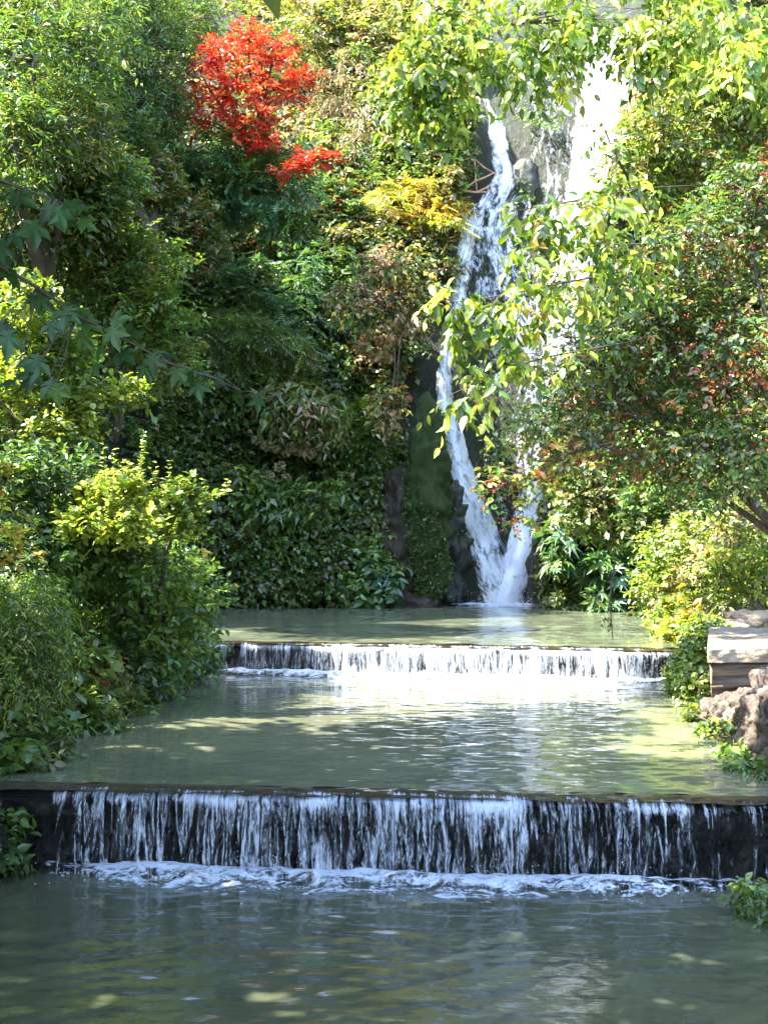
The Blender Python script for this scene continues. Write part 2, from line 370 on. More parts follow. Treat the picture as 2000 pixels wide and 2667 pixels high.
weir('far weir lit by the sun, dazzling white curtain with amber water on its crest', weir2, -4.3, 6.6, .80, 1.43, 31,
     lambda u: np.interp(u, [-4.3, -3.2, -2.2, -1.2, -.8, 4.6, 5.0, 6], [-.12, -.06, -.02, .0, .08, .08, .0, -.2]), .07, M_FALL)
foam('thin bright foam line at the foot of the far weir', weir2, -3.6, 5.9, .80, .6, 41,
     lambda u: np.interp(u, [-3.6, -3, -1, 4.5, 5.9], [-.2, -.02, .1, .1, -.2]), .05)

# ------------------------------------------------------------------ waterfall on the rock
def ribbon(name, rows, off, cover, parent, mat=None, edge=.2, nu=28, sub=9, seed=1, depth=None):
    """rows: (py, left px, right px); draped over the rock face behind those pixels"""
    rows = np.array(rows, float); ys = np.linspace(rows[0, 0], rows[-1, 0], (len(rows) - 1) * sub)
    xl = np.interp(ys, rows[:, 0], rows[:, 1]); xr = np.interp(ys, rows[:, 0], rows[:, 2])
    r = rngof(seed); xl = xl + 5 * tubes_noise(ys, seed, .06); xr = xr + 5 * tubes_noise(ys, seed + 1, .06)
    D = np.zeros((len(ys), nu)); t = np.linspace(0, 1, nu)
    for a, y in enumerate(ys):
        for b in range(nu): D[a, b] = hit(xl[a] + (xr[a] - xl[a]) * t[b], y, 47) if depth is None else depth
    for k in range(6):
        D[1:-1] = (D[:-2] + D[1:-1] * 2 + D[2:]) / 4; D[:, 1:-1] = (D[:, :-2] + D[:, 1:-1] * 2 + D[:, 2:]) / 4
    Gp = np.zeros((len(ys), nu, 3))
    bul = np.sin(t * math.pi)
    for a, y in enumerate(ys):
        for b in range(nu): Gp[a, b] = P(xl[a] + (xr[a] - xl[a]) * t[b], y, D[a, b] - off - .15 * bul[b])
    Gp[..., 1] -= .05 * sines3(Gp, seed, 5)
    wid = np.linalg.norm(Gp[:, -1] - Gp[:, 0], axis=1)
    um = (t[None] - .5) * wid[:, None] + 3 * seed; vm = np.repeat(-Gp[:, :1, 2], nu, 1)
    cov = np.interp(ys, rows[:, 0], cover)[:, None] - edge * (np.abs(t[None] * 2 - 1) ** 5)
    return link(name, grid_mesh(name, Gp, uv=np.stack([um, vm], -1), attr={'cover': cov}), mat or M_CASC, parent)
wf = empty('waterfall', P(1320, 1580, 43.5), 'tall white waterfall splitting into two strands down a dark rock face', 'waterfall')
ribbon('upper_cascade', [(255, 1258, 1270), (300, 1268, 1294), (335, 1272, 1320), (400, 1276, 1326), (450, 1288, 1338), (500, 1262, 1345), (540, 1228, 1346), (580, 1212, 1350), (620, 1198, 1352)], .3,
       [.1, .18, .2, .2, .2, .18, .14, .1, .0], wf, seed=2)
ribbon('strand', [(560, 1205, 1262), (675, 1186, 1232), (784, 1168, 1214), (964, 1136, 1174), (1085, 1136, 1192), (1206, 1166, 1228), (1326, 1198, 1276), (1447, 1226, 1322), (1590, 1256, 1372)], .25,
       [.1, .18, .18, .2, .24, .26, .24, .2, .18], wf, seed=3)
ribbon('strand', [(590, 1250, 1345), (700, 1268, 1372), (844, 1322, 1436), (1025, 1346, 1450), (1206, 1336, 1428), (1278, 1352, 1416), (1386, 1328, 1406), (1507, 1300, 1376), (1590, 1272, 1350)], .3,
       [.1, .06, .06, .05, .08, .24, .32, .32, .3], wf, seed=4)
ribbon('thin_film', [(590, 1205, 1300), (750, 1195, 1330), (1000, 1165, 1400), (1250, 1200, 1380), (1450, 1250, 1330)], .12,
       [.03, .0, -.06, -.10, -.06], wf, seed=5)
ribbon('sunlit_fall', [(70, 1530, 1720), (150, 1520, 1690), (250, 1500, 1665), (350, 1485, 1650), (480, 1470, 1620), (560, 1440, 1590), (680, 1420, 1560), (900, 1390, 1520), (1050, 1380, 1480)], .3,
       [.3, .34, .36, .36, .3, .24, .22, .14, .05], wf, seed=6, edge=.55)
ribbon('sunlit_film', [(140, 1340, 1530), (350, 1370, 1510), (480, 1370, 1500), (650, 1340, 1480), (900, 1370, 1450)], .2, [.0, -.02, .0, -.02, -.04], wf, seed=7)
def foamy(x): return 43.9 + 0 * x
foam('white splash foam where the waterfall meets the rear pool', foamy, 2.2, 6.2, 1.43, 1.5, 51, lambda u: np.interp(u, [2.2, 3, 3.8, 5, 6.2], [-.3, -.05, .1, .1, -.3]), .06)

# ------------------------------------------------------------------ rocks
def rock(name, label, c, R, seed, mat, amp=.18, f=1.6, cat='rock', sub=40, flat=0.0, parent=None, sq=.8):
    n = sub; th = np.linspace(0, math.pi, n); ph = np.linspace(0, 2 * math.pi, 2 * n)
    T, H = np.meshgrid(th, ph, indexing='ij')
    sp = lambda a: np.sign(a) * np.abs(a) ** sq
    D = np.stack([sp(np.sin(T)) * sp(np.cos(H)), sp(np.sin(T)) * sp(np.sin(H)), sp(np.cos(T))], -1)
    Gk = D * np.array(R) + np.array(c)
    off = np.zeros(T.shape)
    for a in range(n):
        for b in range(2 * n):
            off[a, b] = mnoise.fractal(Vector(Gk[a, b]) * f + Vector((seed * 7.3, 0, 0)), .9, 2.1, 5)
    off[:, -1] = off[:, 0]; off[0] = off[0, 0]; off[-1] = off[-1, 0]
    Gk = Gk + D * off[..., None] * amp
    o = link(name, grid_mesh(name, Gk, flip=True), mat, parent)
    if label: tag(o, label, cat)
    return o
boul = rock('boulder', 'tall rounded boulder covered in green moss left of the waterfall', P(1118, 1320, 43.2), (.78, .95, 3.8), 1, M_MOSS, .36, 1.5, 'rock', 90, sq=1.0)
bpil = rock('rock', 'bare brown wet rock column between the mossy boulder and the ivy', P(1048, 1420, 44.0), (.75, .8, 3.0), 2, M_BROWNROCK, .4, 1.6, 'rock', 70)
rock('rock', 'low dark wet rock at the left foot of the waterfall', P(1168, 1440, 44.7), (.72, .7, 2.4), 3, M_WET, .45, 1.8, 'rock', 60)
rock('rock', 'narrow dark rock rib at the right foot of the waterfall', P(1412, 1480, 43.4), (.36, .8, 1.8), 4, M_BROWNROCK, .3, 1.4)
rock('boulder', 'smooth grey green rock knob beside the upper cascade', P(1368, 480, hit(1370, 470) + .35), (.55, .6, 1.0), 5, M_WET, .15, 1.2)
rock('stone', 'low brown stones along the waterline under the ivy', P(1060, 1572, 43.0), (1.0, .5, .35), 6, M_BROWNROCK, .2, 2.0)
rock('rock', 'dark rock at the water edge beneath the small green plant, lower right frame edge', (4.35, 10.9, -.05), (.78, .8, .42), 13, M_WEIR, .2, 2.0, 'rock', 50, sq=.7)
rock('rock', 'dark rough rock block closing the left end of the near weir', (-4.35, 12.2, .25), (.62, .4, .5), 12, M_WEIR, .22, 2.2, 'rock', 60, sq=.6)
# right bank: stone wall with paved top, layered face, rubble foot
sw = empty('stone_wall', (4.6, 17, .8), 'brown layered stone wall with a sunlit paved top on the right bank', 'wall')
def slabby(name, x0, x1, y0, y1, z0, z1, seed, mat, amp=.05, f=2.0, zs=1.0):
    """rough block: front, top and left faces as one displaced shell"""
    nx = int((x1 - x0) / .06) + 2
    ys = [(y0, z0)] + [(y0, z) for z in np.linspace(z0, z1, 22)[1:-1]] + [(y0 + .01, z1 - .01)] + [(y, z1) for y in np.linspace(y0 + .04, y1, 40)] + [(y1, z0)]
    xs = np.linspace(x0, x1, nx)
    Gs = np.zeros((len(ys), nx + 2, 3))
    for a, (y, z) in enumerate(ys):
        Gs[a, 1:-1, 0] = xs; Gs[a, 1:-1, 1] = y; Gs[a, 1:-1, 2] = z
        Gs[a, 0] = (x0 + .002, y0 + (y1 - y0) * .5, z0 if False else min(z, z1 - .02)); Gs[a, -1] = (x1 - .002, y0 + (y1 - y0) * .5, min(z, z1 - .02))
        Gs[a, 0] = (x0, min(max(y, y0 + .02), y1), z - (z - z0)); Gs[a, -1] = (x1, y, z0)
    for a in range(Gs.shape[0]):
        Gs[a, 0, 0] += (Gs[a, 0, 1] - 17) * .27
        for b in range(1, Gs.shape[1] - 1):
            Gs[a, b, 0] += (Gs[a, b, 1] - 17) * .27 * (x1 - Gs[a, b, 0]) / (x1 - x0) if b > 0 else 0
            p = Vector((Gs[a, b, 0] * f, Gs[a, b, 1] * f, Gs[a, b, 2] * f * zs + seed))
            h = mnoise.fractal(p, .9, 2.1, 4) * amp
            Gs[a, b, 1] -= h if a < 22 else 0; Gs[a, b, 2] += h * .4 if a >= 22 else 0
    return link(name, grid_mesh(name, Gs, smooth=False), mat, sw)
slabby('cap_slab', 4.50, 8.2, 16.92, 22.2, 1.66, 1.86, 1, M_STONE, .10, 2.5)
slabby('layered_face', 4.55, 8.2, 17.02, 22.1, 1.18, 1.659, 2, M_STRATA, .12, 1.2, 7)
slabby('ledge', 4.60, 8.2, 16.86, 22.0, 1.06, 1.179, 3, M_STONE, .05, 2)
slabby('lower_face', 4.66, 8.2, 17.0, 22.0, .2, 1.059, 4, M_STRATA, .16, 1.4, 3)
ny_, nf = 200, 70; Gr = np.zeros((ny_, nf, 3)); r = rngof(3)
for a, y in enumerate(np.linspace(11.6, 17.05, ny_)):
    xl = 4.1 + (y - 13) * .107; zt_ = np.interp(y, [11.6, 13, 15, 17.05], [1.7, 1.7, 1.5, 1.2])
    for b, f in enumerate(np.linspace(0, 1, nf)):
        q = np.interp(f, [0, .5, .62, 1], [0, .18, .35, 2.2]); z = np.interp(f, [0, .5, .62, 1], [.35, zt_ - .12, zt_, zt_ + .05])
        p = Vector((xl + q, y, z)); vd = mnoise.voronoi(p * 3.2)[0]
        h = (min(vd[1] - vd[0], .16)) * .40 + mnoise.fractal(p * 5, .7, 2, 6) * .07
        Gr[a, b] = (p.x - h * (1 - .7 * min(1, max(0, (f - .5) * 3))), p.y, p.z + h * min(1, max(0, (f - .45) * 3)))
capr = Gr[0].copy(); capr[:, 2] = -.4; capr[:, 0] = np.maximum(capr[:, 0], Gr[0, 0, 0]); Gr = np.concatenate([capr[None], Gr])
tag(link('rubble_wall', grid_mesh('rubble_wall', Gr, flip=True, smooth=False), M_RUBBLE), 'rough rubble stone wall running along the right edge toward the camera, below the layered wall', 'wall')
for k, (x, y, z, R, lb) in enumerate([(4.62, 16.75, .9, (.2, .3, .3), 'small angular stone at the wall corner near the green vine'), (5.2, 15.6, 1.5, (.35, .45, .2), 'loose grey brown stone lying on top of the rubble wall')]):
    rock('boulder', lb, (x, y, z), R, 20 + k, M_RUBBLE, .15, 3.0, 'rock', 44, sq=.55)
for k, (px, py, d, R, lb) in enumerate([(1960, 1622, 25.5, (.5, .45, .22), 'sunlit flat pale stone on the right terrace at the frame edge'), (1890, 1640, 25, (.42, .4, .15), 'thin sunlit slab lying on the right terrace'),
                                        (1930, 1598, 27, (.5, .4, .25), 'rear pale stone on the terrace under the yellow plants'), (1868, 1668, 23.5, (.3, .3, .14), 'small bleached stone next to the ivy curtain on the terrace')]):
    rock('stone', lb, P(px, py, d), R, 30 + k, M_STONE, .12, 2.5, 'stone', 30, sq=.6)

# ------------------------------------------------------------------ foliage
TM = {}
def tm(name, V, Fc): TM[name] = (np.array(V, float), np.concatenate([np.array(f) for f in Fc]), np.array([len(f) for f in Fc]))
# u along the leaf (0..1), v across (-.5...5), w along the normal
tm('simple', [(0, 0, 0), (.40, -.5, .12), (1, 0, -.10), (.40, .5, .12)], [(0, 1, 2), (0, 2, 3)])
tm('ovate', [(0, 0, 0), (.22, -.40, .06), (.58, -.42, .05), (1, 0, -.14), (.58, .42, .05), (.22, .40, .06), (.30, 0, -.02), (.65, 0, -.05)],
   [(0, 1, 6), (1, 2, 7, 6), (2, 3, 7), (3, 4, 7), (4, 5, 6, 7), (5, 0, 6)])
tm('narrow', [(0, 0, 0), (.35, -.5, .05), (1, 0, -.12), (.35, .5, .05)], [(0, 1, 2), (0, 2, 3)])
def palm(lobes):
    pts = [(0, 0, 0)]
    for ang, ln, wd in lobes:
        a = math.radians(ang); c, s = math.cos(a), math.sin(a)
        pts += [(.18 + (ln * .55) * c + wd * s, (ln * .55) * s - wd * c, .03), (.18 + ln * .74 * c + wd * .55 * s, ln * .74 * s - wd * .55 * c, .0), (.18 + ln * c, ln * s, -.08),
                (.18 + ln * .74 * c - wd * .55 * s, ln * .74 * s + wd * .55 * c, .0), (.18 + (ln * .55) * c - wd * s, (ln * .55) * s + wd * c, .03)]
        b = math.radians(ang + 27); pts.append((.18 + .34 * math.cos(b), .34 * math.sin(b), .05))
    pts.append((.18, 0, .02)); k = len(pts) - 1
    return pts, [(i, i + 1, k) for i in range(k - 1)] + [(k - 1, 0, k)]
V_, F_ = palm([(-112, .36, .10), (-55, .64, .15), (0, .82, .17), (55, .64, .15), (112, .36, .10)]); tm('maple', V_, F_)
V_, F_ = palm([(-75, .55, .06), (-36, .75, .07), (0, .85, .08), (36, .75, .07), (75, .55, .06)]); tm('fig', V_, F_)
_p = []; _f = []
for k in range(6):
    for s_ in (-1, 1):
        b = len(_p); u0 = .12 + .145 * k; ln = .34 * math.sin(math.pi * (k + 1.2) / 7.6)
        _p += [(u0, 0, 0), (u0 + .10, s_ * ln * .5, .03), (u0 + .16, s_ * ln, -.05), (u0 + .02 + .015, s_ * ln * .55, -.01)]; _f.append((b, b + 1, b + 2, b + 3) if s_ < 0 else (b, b + 3, b + 2, b + 1))
b = len(_p); _p += [(.9, 0, 0), (1.0, -.07, 0), (1.15, 0, -.06), (1.0, .07, 0)]; _f.append((b, b + 1, b + 2, b + 3)); tm('pinnate', _p, _f)
_t = (1 + 5 ** .5) / 2; _iv = np.array([(-1, _t, 0), (1, _t, 0), (-1, -_t, 0), (1, -_t, 0), (0, -1, _t), (0, 1, _t), (0, -1, -_t), (0, 1, -_t), (_t, 0, -1), (_t, 0, 1), (-_t, 0, -1), (-_t, 0, 1)], float) / 1.9 * .5
tm('berry', _iv, [(0, 11, 5), (0, 5, 1), (0, 1, 7), (0, 7, 10), (0, 10, 11), (1, 5, 9), (5, 11, 4), (11, 10, 2), (10, 7, 6), (7, 1, 8), (3, 9, 4), (3, 4, 2), (3, 2, 6), (3, 6, 8), (3, 8, 9), (4, 9, 5), (2, 4, 11), (6, 2, 10), (8, 6, 7), (9, 8, 1)])

def stamp(tmpl, pos, ldir, nrm, ln, wd, col):
    V, L, T = TM[tmpl]; n = len(pos); k = len(V)
    ldir = nz(ldir); nrm = nz(nrm - ldir * np.sum(nrm * ldir, 1, keepdims=True)); sid = np.cross(nrm, ldir)
    W = pos[:, None] + ldir[:, None] * (V[None, :, 0:1] * ln[:, None, None]) + sid[:, None] * (V[None, :, 1:2] * wd[:, None, None]) + nrm[:, None] * (V[None, :, 2:3] * ln[:, None, None])
    LL = (L[None] + (np.arange(n) * k)[:, None]).ravel(); TT = np.tile(T, n)
    return W.reshape(-1, 3), LL, TT, np.repeat(col, k, 0)

GREENS = {
    'dark': [(.040, .080, .016), (.055, .105, .022), (.070, .105, .026)],
    'mid': [(.075, .145, .028), (.10, .18, .036), (.13, .18, .042), (.065, .115, .026)],
    'olive': [(.11, .12, .03), (.14, .15, .04), (.09, .11, .03), (.17, .15, .05)],
    'blue': [(.055, .135, .058), (.075, .165, .075), (.10, .175, .09), (.05, .11, .045)],
    'bright': [(.10, .17, .025), (.14, .20, .035), (.08, .14, .025)],
    'lime': [(.28, .34, .05), (.36, .40, .08), (.20, .28, .04)],
    'yellow': [(.45, .32, .04), (.55, .42, .08), (.40, .24, .03), (.30, .28, .05)],
    'red': [(.44, .028, .018), (.54, .06, .035), (.28, .016, .012), (.56, .11, .05)],
    'rust': [(.28, .09, .03), (.35, .14, .05), (.20, .06, .025)],
    'tan': [(.30, .21, .11), (.40, .30, .17), (.24, .16, .08), (.35, .22, .12)],
    'moss': [(.075, .15, .014), (.11, .19, .02), (.05, .09, .012)],
    'cream': [(.50, .45, .28), (.42, .38, .20), (.55, .48, .32)],
}
def palette(spec):
    cols = []; wts = []
    for k, wv in spec.items():
        for c in GREENS[k]: cols.append(c); wts.append(wv / len(GREENS[k]))
    wts = np.array(wts); return np.array(cols), wts / wts.sum()

UP = np.array([0, 0, 1.0])
def sprays(r, ells, nt, K, tl, ll, lw, droop, pal, tmpl='simple', shell=.45, outw=.7, upw=.25, gap=0.0, gapf=1.0, jit=.35, nup=.8, bases=None, bdir=None, flat=1.0):
    E = [(np.array(e[0]), np.array(e[1])) for e in (ells or [])]
    if bases is None:
        wt = np.array([(R[0] * R[2]) ** .8 * (1 if len(e) < 3 else e[2]) for (c, R), e in zip(E, ells)]); wt /= wt.sum()
        idx = r.choice(len(E), nt, p=wt)
        Cn = np.array([e[0] for e in E])[idx]; Rn = np.array([e[1] for e in E])[idx]
        u = nz(r.normal(size=(nt, 3))); rad = shell + (1 - shell) * r.random((nt, 1)) ** .7
        b = Cn + u * rad * Rn
        if gap > -1:
            keep = sines3(b, int(r.integers(1e6)), gapf * 3) > gap - .35 + .3 * r.normal(size=nt) * .3
            b, u, Rn = b[keep], u[keep], Rn[keep]
        od = nz(u / Rn)
    else: b = bases; od = bdir
    n = len(b)
    td = nz(od * outw + UP * upw + r.normal(size=(n, 3)) * .45)
    td[:, 2] *= flat; td = nz(td)
    t = np.linspace(.12, 1, K); L = tl * r.uniform(.6, 1.35, (n, 1, 1))
    pos = b[:, None] + td[:, None] * L * t[None, :, None] - UP * (droop * L * (t ** 2)[None, :, None])
    tan = nz(td[:, None] - UP * (2 * droop * t[None, :, None]))
    side = nz(np.cross(tan, UP + r.normal(size=(n, 1, 3)) * .35)); sg = np.where(np.arange(K) % 2 == 0, 1.0, -1.0)[None, :, None]
    ld = nz(tan * .55 + side * sg * .85 + r.normal(size=(n, K, 3)) * jit - UP * droop * .9)
    nm = UP * nup + r.normal(size=(n, K, 3)) * .45 + od[:, None] * .35
    cols, wts = palette(pal); q = sines3(b, int(r.integers(1e6)), 2.6) * 1.0 + r.normal(size=n) * .22
    rk = np.empty(n); rk[np.argsort(q)] = (np.arange(n) + .5) / max(n, 1)
    ci = np.minimum(np.searchsorted(np.cumsum(wts), rk), len(cols) - 1)
    cc = cols[ci][:, None] * np.exp(r.normal(size=(n, K, 1)) * .22) * np.exp(r.normal(size=(n, 1, 1)) * .2 + .45 * sines3(b, int(r.integers(1e6)), 3.0)[:, None, None]) * np.ones((1, K, 1))
    sw_ = r.random((n, K)) < .15; c2 = cols[r.choice(len(cols), (n, K), p=wts)]; cc = np.where(sw_[..., None], c2, cc)
    cc = np.clip(cc * (1 + r.normal(size=(n, K, 3)) * .06), .004, .9)
    lns = ll * np.clip(np.exp(r.normal(size=n * K) * .25) * np.repeat(np.exp(r.normal(size=n) * .22), K), .5, 1.55)
    return stamp(tmpl, pos.reshape(-1, 3), ld.reshape(-1, 3), nm.reshape(-1, 3), lns, lns * lw * np.exp(r.normal(size=n * K) * .12), cc.reshape(-1, 3)), b

def limbs(mb, r, root, tops, twig_b, nb, r0, sides=5, col=(.1, .07, .05), sag=.12):
    """stem(s) from the root to each top, then limbs out to chosen twig bases"""
    stems = []
    for k, tp in enumerate(tops):
        t = np.linspace(0, 1, 9)[:, None]; root = np.asarray(root, float)
        p = root + (tp - root) * t + np.stack([np.sin(t[:, 0] * 5 + k), np.cos(t[:, 0] * 4 + k), 0 * t[:, 0]], -1) * .06 * np.linalg.norm(tp - root) * t * (1 - t) * 2
        p = p + UP * (np.linalg.norm((tp - root)[:2]) * .25 * t * (1 - t))
        stems.append(p); mb.tube(p, np.linspace(r0, r0 * .35, 9), sides + 1, col)
    allp = np.concatenate(stems); frac = np.tile(np.linspace(0, 1, 9), len(stems))
    if len(twig_b) == 0: return
    for b in twig_b[r.choice(len(twig_b), min(nb, len(twig_b)), replace=False)]:
        dd = np.linalg.norm(allp - b, axis=1) + np.maximum(allp[:, 2] - b[2], 0) * 1.2 + (frac < .25) * 2
        s = allp[np.argmin(dd)]; t = np.linspace(0, 1, 7)[:, None]; ln = np.linalg.norm(b - s)
        p = s + (b - s) * t + UP * (sag * ln * t * (1 - t) * 2) + r.normal(size=(7, 3)) * .025 * ln * (t * (1 - t) * 4)
        rr = min(r0 * .5, .012 + .012 * ln); mb.tube(p, np.linspace(rr, rr * .3, 7), sides - 1, col)

def E(px, py, d, rx, ry, rd, wt=1.0):
    """an ellipsoid of foliage centred on the ray through a photo pixel at distance d (None: against the slope)"""
    if d is None: d = hit(px, py, 48) - rd * .55
    return (P(px, py, d), np.array([rx * d / F, rd, ry * d / F]), wt)
SEED = [100]
def plant(name, label, cat, ells, nt, K=5, tl=.4, ll=.16, lw=.5, droop=.15, pal={'mid': 1}, tmpl='simple', shell=.45, outw=.7, upw=.25, gap=0.0, gapf=1.0,
          jit=.35, nup=.8, root=None, nb=25, r0=.04, mat=None, bark=None, stem='stem', group=None, fol='foliage', stems=3, extra=None, flat=1.0):
    SEED[0] += 1; r = rngof(SEED[0])
    cen = np.mean([e[0] for e in ells], axis=0)
    if cen[1] > 33 and tmpl in ('simple', 'narrow'): ll *= 1.3; nt = int(nt * .85)
    if root is None:
        lo = min(e[0][2] - e[1][2] for e in ells); root = np.array([cen[0], cen[1] + .3, lo])
    o = empty(name, root, label, cat, group)
    (V, L, T, C), b = sprays(r, ells, nt, K, tl, ll, lw, droop, pal, tmpl, shell, outw, upw, gap, gapf, jit, nup, flat=flat)
    link(fol, mesh_np(fol, V, L, T, C), mat or M_LEAF, o)
    mb = MB(); tops = [e[0] for e in ells][:stems]
    limbs(mb, r, root, tops, b, nb, r0)
    link(stem, mb.mesh(stem, True), bark or M_BARK, o)
    if extra: extra(o, r, b)
    return o
def berries(n, size, spread=.1, col='red', dx=1.0):
    def f(o, r, b):
        k = b[r.choice(len(b), n)] + r.normal(size=(n, 3)) * spread; k[:, 2] -= .05
        m = 3; pos = np.repeat(k, m, 0) + r.normal(size=(n * m, 3)) * size * .8
        cols = np.array([(.35, .012, .012), (.45, .03, .02), (.25, .01, .012)])[r.integers(0, 3, n * m)]
        st = stamp('berry', pos, r.normal(size=(n * m, 3)), r.normal(size=(n * m, 3)), np.full(n * m, size), np.full(n * m, size), cols)
        ob = link('berries', mesh_np('berries', *st, smooth=True), M_LEAFG, o); ob['kind'] = 'stuff'
    return f
def spires(lines, ll, pal):
    """upright shoots with pairs of small leaves up to the tip"""
    def f(o, r, b):
        bs = []; mb = MB()
        for x0, y0, x1, y1, d in lines:
            a, c = P(x0, y0, d), P(x1, y1, d); t = np.linspace(0, 1, max(5, int(np.linalg.norm(c - a) / .045)))[:, None]
            q = a + (c - a) * t + r.normal(size=(1, 3)) * .1 * np.sin(t * 3.14); bs.append((q, t)); mb.tube(q, np.linspace(.008, .002, len(q)), 4)
        p = np.concatenate([x[0] for x in bs]); n = len(p); tt = np.concatenate([x[1] for x in bs])[:, 0]
        cols, wts = palette(pal); P3 = np.repeat(p, 3, 0); dv = r.normal(size=(n * 3, 3)) * np.array([1, 1, .25]) + np.array([0, 0, .35])
        ln = ll * np.repeat(1.25 - .75 * tt, 3) * np.exp(r.normal(size=n * 3) * .2)
        st = stamp('ovate', P3, dv, UP + r.normal(size=(n * 3, 3)) * .35 + np.array([-.2, -.4, 0]), ln, ln * .6, cols[r.choice(len(cols), n * 3, p=wts)])
        link('shoot_leaves', mesh_np('shoot_leaves', *st), M_LEAF, o); link('shoots', mb.mesh('shoots', True), M_BARK, o)
    return f
def heads(cs, rad, pal, npet=140):
    """flower heads: one mesh per head, petals round a ball"""
    def f(o, r, b):
        cols, wts = palette(pal)
        for c in cs:
            u = nz(r.normal(size=(npet, 3))); R = rad * r.uniform(.7, 1.25)
            pos = c + u * R * r.uniform(.6, 1, (npet, 1)) * np.array([1, 1, .8])
            cc = cols[r.choice(len(cols), npet, p=wts)] * np.exp(r.normal(size=(npet, 1)) * .25)
            ln = np.full(npet, R * .55)
            st = stamp('simple', pos, r.normal(size=(npet, 3)) + u, u + r.normal(size=(npet, 3)) * .3, ln, ln * .8, cc)
            link('flower_head', mesh_np('flower_head', *st), M_DRY, o)
    return f

# splashing drops at the foot of each fall
r = rngof(5); n = 900
def tufts(o, n, size, pal, seed, zmin=-9, thr=-.1):
    """tiny moss tufts over a rock's surface"""
    r = rngof(seed); me = o.data; m = len(me.vertices); co = np.empty(m * 3); me.vertices.foreach_get('co', co); co = co.reshape(-1, 3); no = np.empty(m * 3); me.vertices.foreach_get('normal', no); no = no.reshape(-1, 3)
    k = r.integers(0, m, n); p = co[k] + r.normal(size=(n, 3)) * .04; q = no[k]; g = (sines3(p, seed, 1.5) > thr) & (p[:, 2] > zmin); p, q = p[g], q[g]
    st, _ = sprays(r, None, 0, 3, size * 1.5, size, .4, .5, pal, 'narrow', bases=p, bdir=q)
    link('moss_tufts', mesh_np('moss_tufts', *st), M_LEAF, o)['kind'] = 'stuff'
tufts(boul, 6500, .075, {'moss': 1}, 3, 1.8)
tufts(bpil, 1800, .07, {'moss': 1, 'olive': .3}, 4, 1.8, .1)
drop_list.append((wf, np.stack([r.normal(4.5, .75, n), 43.2 - r.exponential(.35, n), 1.46 + r.exponential(.28, n)], -1)))
for root_, pp in drop_list:
    sz = rngof(6).uniform(.005, .013, len(pp)) * (1 if root_ is not wf else 2.4)
    st = stamp('berry', pp, np.tile([0, 0, 1.0], (len(pp), 1)), np.tile([0, 1.0, 0], (len(pp), 1)), sz, sz, np.full((len(pp), 3), .8))
    link('splash', mesh_np('splash', *st, smooth=True), M_DROP, root_)['kind'] = 'stuff'

# --- ivy and moss carpet on the slopes (nobody could count it)
def carpet(name, label, cat, s0, s1, z0, z1, n, pal, ll, seed, avoid=None, droop=.35):
    r = rngof(seed); i = r.uniform(s0 * (NS - 1), s1 * (NS - 1), n); zz = r.uniform(z0, z1, n)
    i0 = i.astype(int); j = np.clip(np.searchsorted(ZR, zz), 1, len(ZR) - 1)
    f = (i - i0)[:, None]; gq = ((zz - ZR[j - 1]) / (ZR[j] - ZR[j - 1]))[:, None]
    i1 = np.minimum(i0 + 1, NS - 1)
    p = (G[i0, j - 1] * (1 - f) + G[i1, j - 1] * f) * (1 - gq) + (G[i0, j] * (1 - f) + G[i1, j] * f) * gq
    od = np.zeros((n, 3)); od[:, :2] = -outd[i0]; od[:, 2] = .4; od = nz(od)
    if avoid is not None: k = ~avoid(p); p = p[k]; od = od[k]
    k = sines3(p, seed, 1.6) > -.28; p, od = p[k], od[k]
    p = p + od * (r.uniform(0, .3, (len(p), 1)) + np.clip(.25 + 1.1 * sines3(p, seed + 5, 2.2), 0, 1)[:, None] * .9)
    st, b = sprays(r, None, 0, 4, .35, ll, .75, droop, pal, bases=p, bdir=od)
    return tag(link(name, mesh_np(name, *st), M_LEAFG), label, cat, None, 'stuff')
def in_fall(p):
    px = 1000 + F * p[:, 0] / p[:, 1]; py = 1460 - F * (p[:, 2] - CAMZ) / p[:, 1]
    lim = np.interp(py, [200, 300, 500, 620, 900, 1100, 1600], [1250, 1240, 1180, 1120, 1060, 1010, 1000])
    limr = np.interp(py, [60, 300, 480, 700, 1200, 1600], [1700, 1660, 1640, 1620, 1430, 1420])
    return (px > lim) & (px < limr) & (p[:, 1] > 40)
sfrac = lambda k: k / (len(KEYS) - 1)
carpet('ivy', 'dark green ivy and moss carpeting the shaded gorge wall on the left', 'ivy', sfrac(2), sfrac(10.4), .3, 30, 52000, {'mid': 3, 'olive': 1.4, 'bright': 1, 'dark': .5}, .165, 61, in_fall)
carpet('creeper', 'sunlit yellow green creeper carpeting the slope right of the waterfall', 'creeper', sfrac(10), sfrac(16.0), 1.0, 30, 32000, {'olive': 2, 'bright': 1.5, 'mid': 1, 'tan': .7}, .23, 62, in_fall)

carpet('undergrowth', 'dry olive and tan undergrowth on the sunny upper rim above the cliff', 'undergrowth', sfrac(5), sfrac(12.5), 15, 37, 26000, {'olive': 2, 'tan': .8, 'bright': .6}, .2, 63, in_fall)

